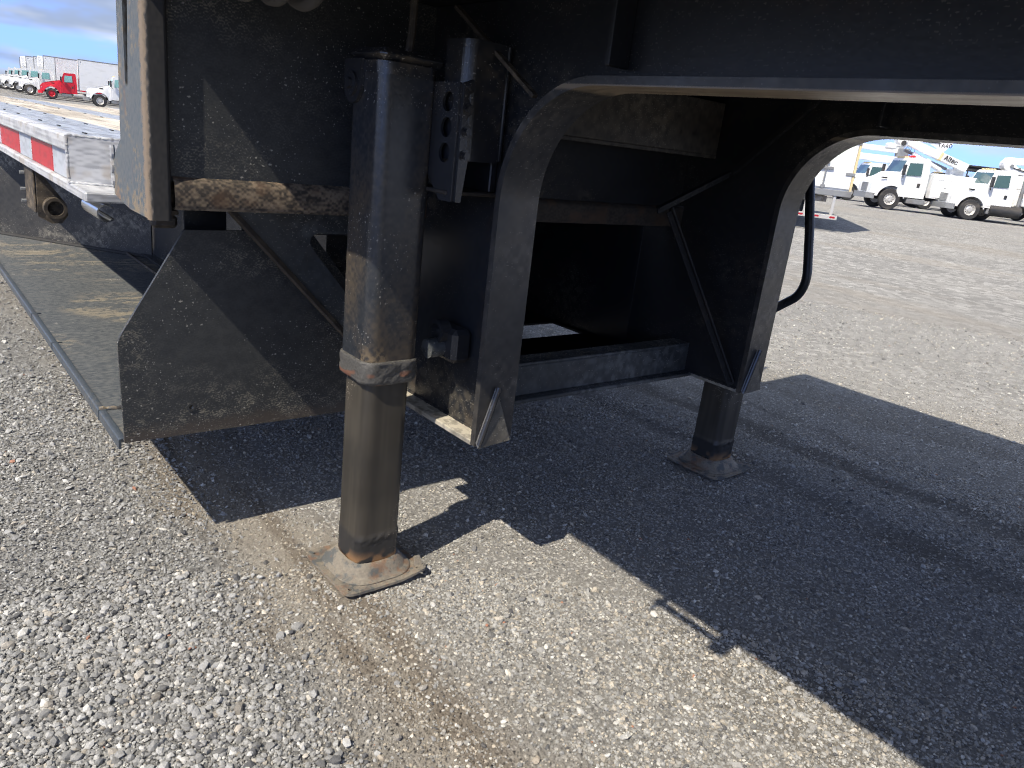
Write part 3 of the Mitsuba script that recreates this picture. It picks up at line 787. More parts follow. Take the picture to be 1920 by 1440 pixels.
# landing legs
def leg(cx, cy, lab, near):
    L = num(f'{TR}__landing_leg')
    labels[L] = {'label': lab}
    base = L.split('__', 1)[1]

    def sub(name, mesh, mat, smooth=30):
        return part(base + '__' + name, mesh.apply_translation([cx, cy, 0]), mat, smooth)

    n = 72
    zs = np.linspace(0.60, 1.287, 30)
    wo, ro = 0.146, 0.027
    sub('outer_tube', loft([ccw(ring_pts(wo, ro, n)) for z in zs], zs), 'leg_paint', 35)
    # lumpy collar
    zc = [0.556, 0.558, 0.563, 0.570, 0.578, 0.586, 0.594, 0.602, 0.609, 0.613, 0.6145, 0.615]
    wc = [0.136, 0.150, 0.1585, 0.160, 0.160, 0.159, 0.160, 0.161, 0.1605, 0.158, 0.153, 0.140]
    m = loft([ccw(ring_pts(w, 0.037, 140)) for w in wc], zc)
    q = m.vertices
    e = meshkit.fbm(q * np.array([60, 60, 90]), 3, seed=6) - 0.5
    coarse = meshkit.fbm(q * 14, 2, seed=9)
    rgt = np.clip((q[:, 0] - 0.0) / 0.06, 0, 1)
    out = q[:, :2] / np.maximum(np.linalg.norm(q[:, :2], axis=1, keepdims=True), 1e-6)
    q[:, :2] += out * (e * (0.002 + 0.009 * rgt))[:, None]
    low = q[:, 2] < 0.572
    q[low, 2] += (-0.006 * rgt * coarse + 0.005 * (coarse - 0.5))[low]
    m.vertices = q
    sub('collar', m, 'grease', 45)
    wi, ri = 0.126, 0.025
    zi = np.linspace(0.030, 0.58, 90)
    m = loft([ccw(ring_pts(wi, ri, 112)) for z in zi], zi)
    q = m.vertices
    patch = np.exp(-((q[:, 2] - 0.118 - 0.05 * (q[:, 1] + 0.02)) / 0.014) ** 2) * np.clip((q[:, 0] + 0.01) / 0.05, 0, 1)
    step = 0.0015 * np.clip((0.135 + 0.04 * q[:, 1] - q[:, 2]) / 0.003, 0, 1)
    out = q[:, :2] / np.maximum(np.linalg.norm(q[:, :2], axis=1, keepdims=True), 1e-6)
    q[:, :2] += out * (patch * 0.010 * (meshkit.fbm(q * np.array([110, 110, 190]), 2, seed=3) - 0.35) + step)[:, None]
    m.vertices = q
    sub('inner_tube', m, 'inner_steel', 40)
    # foot: domed cup on a square plate with one bent corner
    prof = [(0.212, 0.0135), (0.215, 0.0175), (0.208, 0.0215), (0.192, 0.0235), (0.184, 0.028), (0.172, 0.038), (0.160, 0.048), (0.149, 0.0545), (0.138, 0.056), (0.130, 0.051), (0.120, 0.038)]
    m = loft([ccw(ring_pts(w, w * 0.35, 80)) for w, z in prof], [z for w, z in prof], caps=False)
    q = m.vertices
    q[:, 2] += 0.0015 * (meshkit.fbm(q * 30, 2, seed=2) - 0.5)
    m.vertices = q
    sub('foot_cup', m, 'pad_rust', 40)
    half = 0.124
    G = np.linspace(-half, half, 41)
    pl = rsq(2 * half, 0.022)
    holes = [Point(a, b).buffer(0.0055) for a in (-0.102, 0.102) for b in (-0.102, 0.102)]
    plp = pl.difference(unary_union(holes))
    pm = trimesh.creation.extrude_polygon(plp, 0.007, engine='earcut')
    pm = pm.subdivide_to_size(0.016)
    q = pm.vertices
    bend = np.clip((q[:, 0] + q[:, 1] * 0.9 - 0.155) / 0.06, 0, 1)
    q[:, 2] += 0.008 + 0.012 * bend ** 1.5 + 0.0015 * (meshkit.fbm(q * 16, 2, seed=5) - 0.5) + 0.004 * np.clip((-q[:, 1] - 0.05) / 0.08, 0, 1) * np.clip((q[:, 0]) / 0.1, 0, 1)
    pm.vertices = q
    sub('foot_plate', pm, 'pad_rust', 35)
    if near:
        lug = trimesh.convex.convex_hull(np.array([(0.088, 0.100, 0.016), (0.100, 0.122, 0.016), (0.092, 0.112, 0.052), (0.080, 0.100, 0.046), (0.083, 0.122, 0.016), (0.080, 0.118, 0.045)]))
        sub('bent_tab', lug, 'pad_rust')
    # head: cap, ear plates, bolts
    sub('head_cap', cat([bx(-0.078, 0.078, -0.078, 0.085, 1.288, 1.314, 0.012), prism(rsq(0.150, 0.034).difference(rsq(0.1463, 0.034)), 'z', 1.262, 1.2875)]), 'black_gloss')
    ear = unary_union([sbox(-0.082, 1.235, -0.005, 1.290), Point(-0.044, 1.235).buffer(0.038)])
    sub('ear_plate', prism(ear, 'x', 0.0735, 0.082).apply_transform(trimesh.transformations.rotation_matrix(-math.pi / 2, [0, 0, 1])), 'black_gloss')
    sub('ear_bolt', cat([ring((-0.045, -0.0835, 1.238), 'y', 0.010, 0.026, 0.008), hexnut((-0.045, -0.088, 1.238), 'y', 0.012, 0.014)]), 'black_gloss')
    s = 1 if near else -1
    # mounting flange with scalloped edge and bolts, on the beam side
    if near:
        fp = Polygon([(0.069, 1.262), (0.094, 1.272), (0.094, 1.10), (0.084, 1.010), (0.069, 1.010)])
        fp = fp.difference(unary_union([Point(0.098, z).buffer(0.014) for z in (1.232, 1.186, 1.138)]))
        sub('mount_flange', cat([prism(fp.buffer(-0.003).buffer(0.003), 'x', 0.168, 0.176), prism(Polygon([(0.045, 1.262), (0.1678, 1.262), (0.1678, 1.010), (0.120, 1.010), (0.045, 1.085)]).difference(unary_union([Point(0.128, z).buffer(0.021) for z in (1.222, 1.168, 1.114)])).buffer(-0.003).buffer(0.003), 'y', 0.062, 0.0688)]), 'black_gloss')
        for z in (1.255, 1.209, 1.162, 1.112):
            sub('mount_bolt', cat([hexnut((0.182, 0.0825, z), 'x', 0.0085, 0.013), disc((0.1772, 0.0825, z), 'x', 0.0115, 0.003, 16)]), 'black_gloss')
        sub('vent_rod', tube([(0.02, 0.02, 1.313), (0.02, 0.025, 1.36), (0.015, 0.03, 1.46)], 0.009, 8), 'dusty_steel')


leg(-1.587, 0.926, 'near landing leg standing on a rusty square foot plate', True)
leg(-1.590, 2.480, 'far landing leg standing in the shade', False)

# folded mounting bracket between the near leg and the near beam
band_ = LineString([(-1.505, 1.010)] + [(-1.450 + 0.024 * math.sin(a), 1.034 - 0.024 * math.cos(a)) for a in np.linspace(0, math.pi / 2, 9)] + [(-1.426, 1.112)]).buffer(0.005, cap_style=2, join_style=1, quad_segs=8)
mb = trimesh.creation.extrude_polygon(band_, 0.252, engine='earcut')
mb.vertices[:, 2] += 1.101
part('mounting_bracket', mb, 'black_gloss', smooth=40, label='folded bracket plate beside the near leg')
part('mounting_bracket__edge_roll', tube([(-1.436, 1.124, 1.106), (-1.436, 1.124, 1.352)], 0.0075, 10), 'black_gloss')
part('mounting_bracket__back_plate', bx(-1.62, -1.445, 1.113, 1.1325, 1.0335, 1.28, 0.003), 'black_paint')

# bent pipe handle on the far side
hp = [(-1.70, 2.90, 1.25), (-1.665, 2.90, 1.14), (-1.622, 2.90, 0.96), (-1.590, 2.90, 0.80)]
for t in np.linspace(0, 1, 9)[1:]:
    a = np.array([(-1.590, 2.90, 0.80), (-1.574, 2.90, 0.715), (-1.62, 2.90, 0.668)])
    p = (1 - t) ** 2 * a[0] + 2 * t * (1 - t) * a[1] + t * t * a[2]
    hp.append(tuple(p))
hp += [(-1.70, 2.88, 0.60), (-1.78, 2.80, 0.545), (-1.80, 2.60, 0.53)]
part('pipe_handle', tube(hp, 0.0185, 14), 'black_paint', smooth=40)

# coiled air hose hanging above the bulkhead
coil = []
for i in range(240):
    t = i / 239
    a = t * 2 * math.pi * 5
    coil.append((-1.56 + 0.055 * math.cos(a), 0.41 + 0.30 * t, 1.408 + 0.050 * math.sin(a) + 0.012 * t))
k = put('coiled_hose', tube(coil, 0.017, 10), 'rubber', smooth=40)
labels[k] = {'label': 'black coiled air hose hanging under the raised deck at top left', 'category': 'hose'}


# ------------------------------------------------------------------ vehicles in the yard
def wheel_parts(P, x, y, side, rim='rim_steel', r=0.52, w=0.28, dual=False):
    """tyre and rim about (x, y, r); side +1: left of the vehicle"""
    prof = [(r * .56, -w / 2), (r * .80, -w / 2), (r * .95, -w * .47), (r, -w * .36), (r, w * .36), (r * .95, w * .47), (r * .80, w / 2), (r * .56, w / 2), (r * .53, 0)]
    m = trimesh.creation.revolve(np.array(prof + [prof[0]]), sections=30)
    m.vertices = m.vertices[:, [0, 2, 1]]
    m.faces = m.faces[:, ::-1]
    tyre = m.copy().apply_translation([x, y, r])
    k = P('wheel', tyre, 'rubber', 40)
    rp = [(0.0, w * .40), (0.10, w * .40), (0.115, w * .30), (0.16, w * .22), (r * .40, w * .20), (r * .50, w * .36), (r * .575, w * .49), (r * .575, -w * .4), (0.0, -w * .4)]
    d = trimesh.creation.revolve(np.array(rp), sections=26)
    d.vertices = d.vertices[:, [0, 2, 1]] * np.array([1, side, 1])
    holes = [disc((0.205 * math.cos(a), side * w * .225, 0.205 * math.sin(a)), 'y', 0.026, 0.012, 8) for a in np.arange(10) * math.pi / 5]
    P(k + '__rim', d.apply_translation([x, y, r]), rim, 40)
    P(k + '__hand_holes', cat(holes).apply_translation([x, y, r]), 'dark_steel', False, kind='stuff')


def vehicle(kind, label, cat_, group, pos, yaw, build, scale=1.0):
    key = num(kind)
    labels[key] = {'label': label, 'category': cat_}
    if group:
        labels[key]['group'] = group
    tf = trimesh.transformations.translation_matrix(pos) @ trimesh.transformations.rotation_matrix(yaw, [0, 0, 1]) @ np.diag([scale, scale, scale, 1.0])

    def P(name, mesh, mat, smooth=30, kind=None):
        k = num(f'{key}__{name}')
        if kind:
            labels[k] = {'label': 'ring of small round hand holes in the wheel', 'kind': kind}
        m = mesh.copy()
        m.apply_transform(tf)
        scene[k] = mikit.ply(m, mat, smooth=smooth)
        return k.split('__', 1)[1]

    build(P)
    return key


def cab(P0, paint, W=2.30, glass='window_glass', rim='rim_steel', bumper='grey_steel', dx=0.0):
    """conventional cab: x forward, origin on the ground under the front axle"""
    h = W / 2
    arch = Point(0, 0.52).buffer(0.66, quad_segs=10)
    hoodp = Polygon([(0.92, 0.62), (0.98, 0.80), (0.96, 1.22), (0.80, 1.42), (0.35, 1.60), (-0.62 + dx, 1.86), (-0.86 + dx, 1.88), (-0.86 + dx, 0.62)]).difference(arch)
    hm = prism(hoodp, 'y', -h, h)
    q = hm.vertices
    t = np.clip((q[:, 0] + 0.3) / 1.3, 0, 1)
    q[:, 1] *= (1 - 0.20 * t ** 1.5)
    up = np.clip((q[:, 2] - 1.15) / 0.7, 0, 1)
    q[:, 1] *= 1 - 0.13 * up
    hm.vertices = q
    P0('hood', hm, paint, 25)
    def P(n, m, *a, **k):
        if n.split('__')[0] in ('cab_body', 'windscreen', 'side_window', 'mirror', 'roof_lamp', 'hood_vent') or n.startswith('door'):
            m.apply_translation([dx, 0, 0])
        return P0(n, m, *a, **k)

    body = Polygon([(-0.87, 0.70), (-0.87, 1.90), (-1.10, 2.52), (-1.20, 2.62), (-2.05, 2.66), (-2.18, 2.60), (-2.24, 1.7), (-2.24, 0.70)])
    cm = prism(body, 'y', -h, h)
    q = cm.vertices
    q[:, 1] *= 1 - 0.10 * np.clip((q[:, 2] - 1.7) / 0.9, 0, 1)
    cm.vertices = q
    P('cab_body', cm, paint, 25)
    ws = prism([(-h * .86, 0), (h * .86, 0), (h * .80, 0.60), (-h * .80, 0.60)], 'x', -0.012, 0.012)
    ws.apply_transform(trimesh.transformations.rotation_matrix(-math.atan2(0.23, 0.62), [0, 1, 0]))
    ws.apply_translation([-0.868, 0, 1.90])
    P('windscreen', ws, glass, False)
    for s in (1, -1):
        wp = prism([(-1.12, 1.74), (-1.20, 2.36), (-1.84, 2.40), (-1.86, 1.80)], 'y', -0.01, 0.01)
        q = wp.vertices
        q[:, 1] += s * (h * (1 - 0.10 * np.clip((q[:, 2] - 1.7) / 0.9, 0, 1)) + 0.006)
        wp.vertices = q
        P('side_window', wp, glass, False)
        d = P('door', bx(-1.98, -0.96, s * h - 0.012 if s > 0 else -h - 0.008, s * h + 0.008 if s > 0 else -h + 0.012, 0.80, 1.70, 0.006), paint)
        P(d + '__handle', bx(-1.90, -1.76, s * (h + 0.018) - 0.012, s * (h + 0.018) + 0.012, 1.22, 1.42, 0.006), 'dark_steel')
        mr = P('mirror', bx(-0.92, -0.80, s * (h + 0.28) - 0.10, s * (h + 0.28) + 0.10, 1.75, 2.25, 0.02), 'dark_steel')
        P(mr + '__arm', cat([flat_bar((-1.0, s * h, 2.20), (-0.86, s * (h + 0.2), 2.18), 0.03, 0.03, (0, 0, 1)), flat_bar((-1.0, s * h, 1.60), (-0.86, s * (h + 0.22), 1.80), 0.03, 0.03, (0, 1, 0))]), 'dark_steel')
        P('headlamp', bx(0.70, 0.90, s * 0.82 - 0.13, s * 0.82 + 0.13, 0.95, 1.13, 0.04), 'lamp_clear')
        fa = arch.buffer(0.05).difference(arch).intersection(sbox(-1, 0.62, 1, 2))
        P('fender_edge', prism(fa, 'y', s * h * 0.94 - 0.05, s * h * 0.94 + 0.05), paint)
        P('hood_vent', bx(-0.28, 0.02, s * (h * .93) - 0.01, s * (h * .93) + 0.014, 1.50, 1.57, 0.01), 'dark_steel')
        P('step_box', bx(-1.75, -0.85, s * (h - 0.18) - 0.16, s * (h - 0.18) + 0.16, 0.40, 0.66, 0.03), 'grey_steel')
        wheel_parts(P0, 0.0, s * (h - 0.14), s, rim)
    P('grille', cat([bx(0.965, 1.0, -0.42, 0.42, 0.78, 1.24, 0.02)] + [bx(0.99, 1.012, -0.40, 0.40, z, z + 0.025, 0.004) for z in np.arange(0.82, 1.22, 0.075)]), 'grey_steel')
    P('bumper', prism(Polygon([(1.16, -0.9), (1.22, -0.5), (1.22, 0.5), (1.16, 0.9), (0.86, 1.12), (0.78, 1.12), (0.78, -1.12), (0.86, -1.12)]), 'z', 0.46, 0.74), bumper, 20)
    for yy in (-0.6, -0.25, 0.25, 0.6, 0.0):
        P('roof_lamp', bx(-1.24, -1.12, yy - 0.06, yy + 0.06, 2.60, 2.68, 0.02), 'cream_paint')
    P('chassis', cat([bx(-7.6, 0.7, yy - 0.05, yy + 0.05, 0.62, 0.86, 0.01) for yy in (-0.43, 0.43)] + [bx(-0.1, 0.1, -0.9, 0.9, 0.44, 0.58, 0.02)]), 'dark_steel')


def rear_axle(P, x, h=1.15, rim='rim_steel'):
    for s in (1, -1):
        wheel_parts(P, x, s * (h - 0.16), s, rim)
        wheel_parts(P, x, s * (h - 0.48), s, rim)
    P('rear_axle', tube([(x, -0.7, 0.52), (x, 0.7, 0.52)], 0.11, 10), 'dark_steel')


def box_truck(paint, length=7.4, top=3.9, reefer=False, glass='window_teal', skirt='grey_steel', detail=True, rim='rim_steel', sill='box_white'):
    def build(P):
        cab(P, paint, glass=glass, rim=rim, bumper=paint if paint == 'truck_red' else 'grey_steel')
        x0 = -2.42
        P('box_body', bx(x0 - length, x0, -1.28, 1.28, 1.12, top, 0.02), 'box_white')
        for s in (1, -1):
            P('corner_trim', bx(x0 - 0.06, x0 + 0.012, s * 1.28 - 0.03, s * 1.28 + 0.012, 1.10, top + 0.012, 0.006), 'grey_steel')
            P('top_rail', bx(x0 - length, x0 - 0.062, s * 1.28 - 0.03, s * 1.28 + 0.010, top - 0.10, top + 0.010, 0.006), 'grey_steel')
            P('bottom_rail', bx(x0 - length, x0 - 0.062, s * 1.28 - 0.03, s * 1.28 + 0.012, 1.02, 1.13, 0.006), sill)
            P('marker_lamp', bx(x0 - 0.3, x0 - 0.2, s * 1.29 - 0.01, s * 1.29 + 0.012, top - 0.28, top - 0.22, 0.008), 'dark_steel')
        P('tool_locker', bx(x0 - 2.9, x0 - 1.35, 0.70, 1.24, 0.45, 1.0, 0.02), 'box_white')
        P('fuel_tank', tube([(-1.9, 0.95, 0.58), (-0.95 - 1.9, 0.95, 0.58)], 0.24, 16), 'rim_steel', 40)
        if reefer:
            P('cooling_unit', bx(x0 + 0.01, x0 + 0.55, -0.95, 0.95, top - 1.25, top - 0.1, 0.08), 'box_white')
        rear_axle(P, x0 - length + 1.9)
    return build


def at(px_ray, dist):
    return None


def gz(x, y):
    return float(terrain(np.array([x]), np.array([y]))[0])


def place(x, y):
    return [x, y, gz(x, y) + 0.01]


ROW = -math.pi / 2 - 0.16
GR = 'white box trucks in the far row at left'
vehicle('box_truck', 'white box truck parked nearest, half hidden by the rusty post', 'truck', None, place(-88.0, 18.0), ROW, box_truck('truck_white', 7.6, 3.9, glass='window_teal'), 1.15)
vehicle('box_truck', 'red cab box truck with a white box body', 'truck', None, place(-107.2, 16.95), ROW, box_truck('truck_red', 8.6, 4.1, rim='truck_red', sill='truck_red'), 1.15)
seq = [(-113.9, 15.72, 'white box truck directly left of the red cab truck'), (-120.5, 15.5, 'second white box truck left of the red cab truck'),
       (-127.5, 15.45, 'third white box truck left of the red cab truck'), (-134.0, 15.45, 'fourth white box truck left of the red cab truck'),
       (-141.0, 15.6, 'fifth white box truck left of the red cab truck, at the frame edge')]
for i, (x, y, lab) in enumerate(seq):
    vehicle('box_truck', lab, 'truck', GR, place(x, y), ROW, box_truck('truck_white', 7.4, 4.05 + 0.1 * (i % 2), reefer=(i in (1, 3)), glass='window_teal'), 1.15)


def beam4(a, b, w0, w1, up=(0, 0, 1)):
    """tapering boom of square section"""
    a, b = np.array(a, float), np.array(b, float)
    d = (b - a) / np.linalg.norm(b - a)
    s = np.cross(d, up)
    s /= np.linalg.norm(s)
    u = np.cross(s, d)
    P = [p + s * i * w / 2 + u * j * w / 2 for p, w in ((a, w0), (b, w1)) for i in (-1, 1) for j in (-.9, .9)]
    P += [p + s * i * w * .4 + u * j * w * .52 for p, w in ((a, w0), (b, w1)) for i in (-1, 1) for j in (-1, 1)]
    return trimesh.convex.convex_hull(np.array(P))


def lettering(P, name, text, height, origin, xdir, ydir, mat='sign_black', bold=True):
    m = meshkit.text_mesh(text, height, 0.004, bold=bold)
    x, y = np.array(xdir, float), np.array(ydir, float)
    x /= np.linalg.norm(x)
    y -= x * (x @ y)
    y /= np.linalg.norm(y)
    M = np.eye(4)
    M[:3, 0], M[:3, 1], M[:3, 2], M[:3, 3] = x, y, np.cross(x, y), origin
    m.apply_transform(M)
    P(name, m, mat, False)


def utility_body(P, W=2.4, x0=-2.45, length=4.6, z0=0.78, z1=2.0):
    h = W / 2
    P('service_body', cat([bx(x0 - length, x0, s * (h - 0.24) - 0.24, s * (h - 0.24) + 0.24, z0, z1, 0.015) for s in (1, -1)] + [bx(x0 - length, x0, -h + 0.481, h - 0.481, 0.95, 1.05, 0.01)]), 'truck_white')
    n = 4
    for s in (1, -1):
        for i in range(n):
            a, b = x0 - 0.06 - i * length / n, x0 - length / n * (i + 1) + 0.02
            d = P('locker_door', bx(b, a, s * (h + 0.004) - 0.012, s * (h + 0.004) + 0.012, z0 + (0.07 if i != 2 else 0.45), z1 - 0.34, 0.008), 'truck_white')
            P(d + '__latch', bx((a + b) / 2 - 0.05, (a + b) / 2 + 0.05, s * (h + 0.02) - 0.006, s * (h + 0.02) + 0.006, 1.28, 1.38, 0.01), 'grey_steel')
        P('top_seam', bx(x0 - length, x0, s * (h + 0.004) - 0.004, s * (h + 0.004) + 0.010, z1 - 0.30, z1 - 0.285, 0.002), 'grey_steel')
        P('sill_slot', cat([bx(x0 - 1.2 - i * 1.15, x0 - 0.3 - i * 1.15, s * (h + 0.003) - 0.004, s * (h + 0.003) + 0.006, z0 + 0.03, z0 + 0.06, 0.002) for i in range(2)]), 'dark_steel')
    P('hitch', bx(x0 - length - 0.25, x0 - length, -0.9, 0.9, 0.6, 0.85, 0.02), 'dark_steel')


def bucket_truck(P):
    cab(P, 'truck_white', glass='window_glass', dx=0.62)
    utility_body(P, x0=-1.85, length=5.0)
    rear_axle(P, -4.6)
    P('turret', cat([disc((-3.3, 0, 1.35), 'z', 0.42, 0.7, 20), bx(-3.6, -2.95, -0.32, 0.32, 1.7, 2.35, 0.04)]), 'truck_white')
    e0, k0 = np.array([-3.55, 0.42, 2.42]), np.array([-0.22, 0.42, 3.46])
    P('lower_boom', beam4(e0, k0, 0.40, 0.34), 'truck_white', False)
    P('boom_stripe', beam4(k0 + (e0 - k0) * 0.56, k0 + (e0 - k0) * 0.60, 0.395, 0.395), 'cream_paint', False)
    d = (e0 - k0) / np.linalg.norm(e0 - k0)
    lettering(P, 'boom_lettering', 'Altec', 0.22, k0 + d * 2.16 + np.array([0, 0.212, -0.08]), [d[0], 0, d[2]], [0, 0, 1])
    P('elbow', cat([disc((-0.1, 0.42, 3.46), 'y', 0.26, 0.5, 20), bx(-0.36, 0.06, 0.16, 0.66, 3.05, 3.72, 0.08), bx(0.0, 0.42, -0.2, 0.4, 2.95, 3.25, 0.06)]), 'truck_white')
    P('elbow_pin', disc((-0.16, 0.70, 3.28), 'y', 0.12, 0.10, 16), 'dark_steel')
    P('boom_mark', bx(-0.72, -0.44, 0.600, 0.612, 3.44, 3.50, 0.002), 'lamp_red')
    P('upper_boom', cat([beam4((0.0, -0.15, 3.52), (-2.5, -0.15, 3.60), 0.22, 0.20), prism([(-1.5, 3.50), (-2.0, 3.28), (-2.35, 2.98), (-2.85, 3.62), (-1.5, 3.66)], 'y', 0.0, 0.05)]), 'truck_white', False)
    lettering(P, 'boom_lettering', 'TA40', 0.20, (-2.06, 0.056, 3.30), (-1, 0, 0.03), (0, 0, 1))
    P('boom_rod', tube([(-1.3, 0.08, 3.50), (-2.1, 0.08, 3.52)], 0.04, 8), 'dark_steel')
    P('beacon', bx(-1.0, -0.75, -0.5, 0.5, 2.66, 2.74, 0.03), 'lamp_red')
    P('support_strut', tube([(-2.4, 0.3, 2.2), (-0.9, 0.3, 2.85)], 0.12, 10), 'truck_white')
    P('hydraulic_rod', tube([(-2.9, -0.2, 2.3), (-0.6, -0.2, 3.0)], 0.08, 10), 'grey_steel')


def crane_truck(P):
    cab(P, 'truck_white', glass='window_glass', bumper='grey_steel', dx=0.28)
    P('fuel_tank', tube([(-0.95, 1.0, 0.62), (-2.5, 1.0, 0.62)], 0.30, 18), 'dark_steel', 40)
    utility_body(P, x0=-2.9, length=5.2, z1=2.5)
    rear_axle(P, -5.6)
    P('outrigger', cat([beam4((-2.6, 1.0, 2.4), (-2.9, 1.15, 0.5), 0.20, 0.16)]), 'cream_paint', False)
    P('stack', tube([(-2.42, 0.9, 0.8), (-2.42, 0.9, 3.1)], 0.09, 12), 'grey_steel')


def digger_truck(P):
    cab(P, 'truck_white', glass='window_glass')
    utility_body(P, x0=-2.6, length=5.0, z1=2.4)
    rear_axle(P, -5.4)
    P('turret', cat([disc((-4.2, 0, 2.0), 'z', 0.5, 1.2, 20), bx(-4.6, -3.8, -0.4, 0.4, 2.5, 3.2, 0.05)]), 'truck_white')
    P('lower_boom', beam4((-4.2, 0.3, 2.75), (2.2, 0.3, 3.05), 0.46, 0.36), 'truck_white', False)
    P('upper_boom', beam4((2.2, 0.05, 3.60), (-1.4, 0.05, 3.68), 0.40, 0.44), 'truck_white', False)
    P('orange_sleeve', beam4((-1.4, 0.05, 3.68), (-5.2, 0.05, 3.74), 0.46, 0.46), 'orange_paint', False)
    P('elbow', cat([disc((2.15, 0.2, 3.35), 'y', 0.34, 0.6, 20), beam4((2.4, 0.2, 3.6), (1.4, 0.2, 3.0), 0.4, 0.3)]), 'truck_white')
    P('elbow_pin', cat([disc((2.0, 0.55, 3.30), 'y', 0.10, 0.08, 12), disc((1.5, 0.55, 3.18), 'y', 0.07, 0.08, 12)]), 'grey_steel')
    P('hose_loop', cat([tube([(1.9, 0.5, 3.2), (1.2, 0.55, 3.05), (0.5, 0.55, 3.32), (-0.6, 0.5, 3.4)], 0.03, 6)]), 'dark_steel')


def boom_truck(P):
    cab(P, 'truck_white', glass='window_glass')
    utility_body(P, x0=-2.5, length=4.8, z1=2.1)
    rear_axle(P, -5.2)
    P('turret', bx(-4.4, -3.7, -0.35, 0.35, 1.1, 2.9, 0.05), 'truck_white')
    P('lower_boom', beam4((-4.4, 0.3, 2.95), (1.2, 0.3, 3.02), 0.46, 0.40), 'truck_white', False)
    P('upper_boom', beam4((-3.3, 0.0, 3.62), (1.6, 0.0, 3.70), 0.36, 0.30), 'truck_white', False)
    P('knuckle', cat([bx(-3.6, -2.9, -0.25, 0.45, 2.9, 3.8, 0.06)]), 'grey_steel')


def rack_truck(P):
    cab(P, 'dark_steel', glass='window_glass')
    utility_body(P, x0=-2.5, length=4.8, z1=2.3)
    rear_axle(P, -5.2)
    P('ladder_rack', cat([tube([(-2.6, s * 1.0, 3.0), (-7.2, s * 1.0, 3.1)], 0.06, 8) for s in (1, -1)] + [tube([(x, -1.0, 3.05), (x, 1.0, 3.05)], 0.05, 8) for x in (-2.8, -4.2, -5.6, -7.0)]
                         + [tube([(x, s, 2.3), (x, s, 3.05)], 0.05, 8) for x in (-2.8, -7.0) for s in (1.0, -1.0)]), 'dark_steel')
    P('rack_load', cat([bx(-7.3, -2.4, -0.7, 0.4, 3.1, 3.25, 0.04), bx(-6.2, -3.0, -0.2, 0.8, 3.26, 3.38, 0.04)]), 'dark_steel')


HD = math.radians(225)
vehicle('bucket_truck', 'white bucket truck with folded boom over its cab, beside the trailer rear', 'truck', None, place(-20.45, 43.45), HD, bucket_truck, 1.07)
vehicle('utility_truck', 'white utility truck at the right edge with a black round fuel tank', 'truck', None, place(-16.75, 44.7), HD, crane_truck, 1.0)
vehicle('boom_truck', 'white boom truck mostly hidden behind the bucket truck', 'truck', None, place(-27.5, 52.5), HD, boom_truck)
vehicle('digger_truck', 'white boom truck with an orange boom section behind the right edge truck', 'truck', None, place(-17.5, 57.5), HD, digger_truck)
vehicle('rack_truck', 'dark truck with a loaded ladder rack behind the bucket truck', 'truck', None, place(-26.0, 60.5), HD, rack_truck)


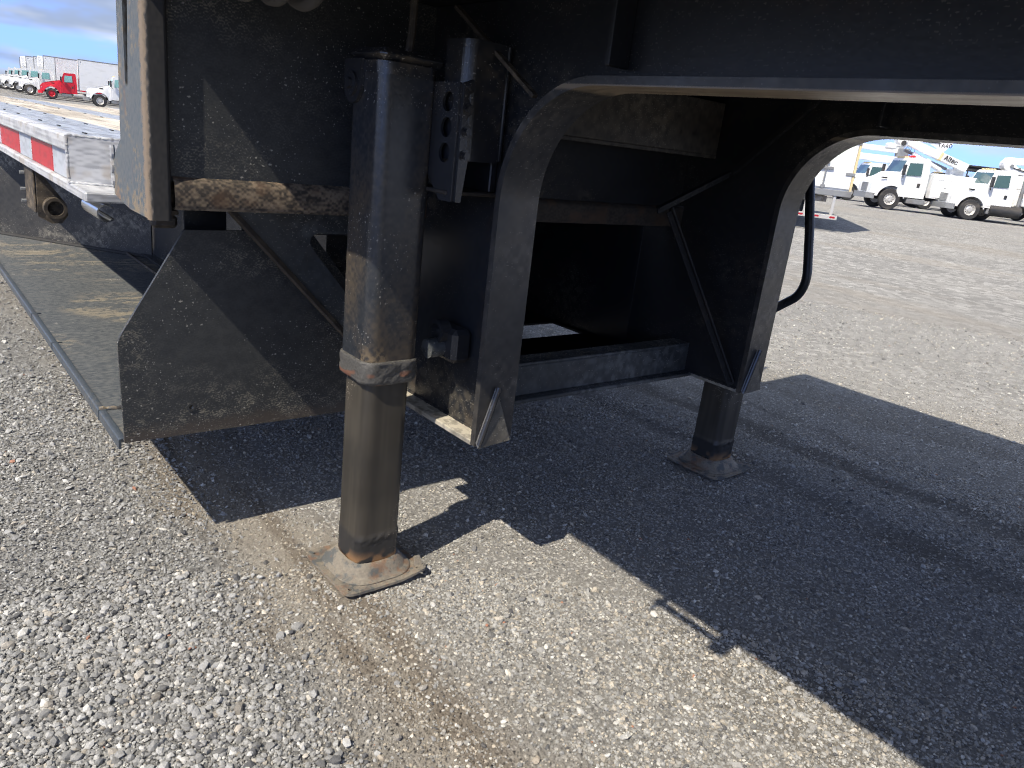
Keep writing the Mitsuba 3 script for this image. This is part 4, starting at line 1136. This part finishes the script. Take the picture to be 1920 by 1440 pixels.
def trailer_rear(P):
    """x forward = away from the viewer; rear face at x = 0"""
    P('box_body', bx(0.05, 9.0, -1.28, 1.28, 1.08, 4.0, 0.02), 'box_white')
    for s in (1, -1):
        d = P('rear_door', bx(-0.005, 0.045, 0.01 if s > 0 else -1.215, 1.215 if s > 0 else -0.01, 1.20, 3.88, 0.006), 'box_white')
        for yy in (0.34, 0.62):
            P(d + '__lock_rod', cat([tube([(-0.035, s * yy, 1.16), (-0.035, s * yy, 3.92)], 0.020, 8)] + [bx(-0.05, 0.0, s * yy - 0.05, s * yy + 0.05, z, z + 0.08, 0.008) for z in (1.18, 1.72, 2.9, 3.8)]), 'grey_steel')
        P(d + '__handle', bx(-0.06, -0.03, min(s * 0.16, s * 0.78), max(s * 0.16, s * 0.78), 1.60, 1.66, 0.006), 'grey_steel')
        for z in (1.5, 2.2, 2.9, 3.6):
            P(d + '__hinge', bx(-0.03, 0.0, s * 1.17 - 0.10, s * 1.17 + 0.10, z, z + 0.07, 0.006), 'grey_steel')
    for s in (1, -1):
        P('door_frame', bx(-0.004, 0.10, s * 1.25 - 0.026, s * 1.25 + 0.026, 1.06, 4.02, 0.008), 'cream_paint')
    P('header', bx(-0.006, 0.10, -1.184, 1.184, 3.885, 4.02, 0.008), 'grey_steel')
    P('rear_sill', bx(-0.05, 0.10, -1.29, 1.29, 1.02, 1.16, 0.01), 'grey_steel')
    g = P('bumper_guard', cat([bx(-0.03, 0.06, -1.1, 1.1, 0.48, 0.585, 0.008)] + [bx(-0.02, 0.05, y - 0.035, y + 0.035, 0.586, 1.02, 0.008) for y in (-0.95, -0.35, 0.35, 0.95)]), 'rim_steel')
    for i in range(6):
        a = -1.05 + i * 0.36
        P(g + '__red_tape', bx(-0.034, -0.0305, a, a + 0.12, 0.512, 0.555, 0.001), 'tape_red')
    P('step_plank', bx(0.15, 0.9, -0.8, 0.8, 0.86, 1.0, 0.01), 'deck_wood')
    P('underframe', cat([bx(0.2, 8.9, y - 0.06, y + 0.06, 0.80, 1.07, 0.01) for y in (-0.5, 0.5)]), 'dark_steel')
    for s in (1, -1):
        wheel_parts(lambda n, m, *a, **k: P(n, m.apply_translation([0, 0, 0.2]), *a, **k), 7.4, s * 1.05, -s)


vehicle('box_trailer', 'white box trailer seen from behind with lock rods on its doors', 'trailer', None, [-10.0, 16.75, -0.20], math.atan2(0.888, -0.46) + 0.14, trailer_rear)
# lattice mast seen above the bucket truck
mast = [tube([(-33.0 + a, 73 + b, 0.2), (-33.0 + a * .5, 73 + b * .5, 9.0)], 0.022, 5) for a in (-.5, .5) for b in (-.5, .5)]
for i in range(10):
    z0, z1 = 0.5 + i * .8, 1.3 + i * .8
    mast.append(tube([(-33.4 + .025 * i, 72.6, z0), (-32.6 - .025 * i, 72.6, z1)], 0.014, 5))
    mast.append(tube([(-32.6, 72.6, z0), (-33.4, 72.6, z1)], 0.014, 5))
k = put('lattice_mast', cat(mast), 'dark_steel', smooth=False)
labels[k] = {'label': 'thin dark lattice mast standing far behind the bucket truck', 'category': 'mast'}
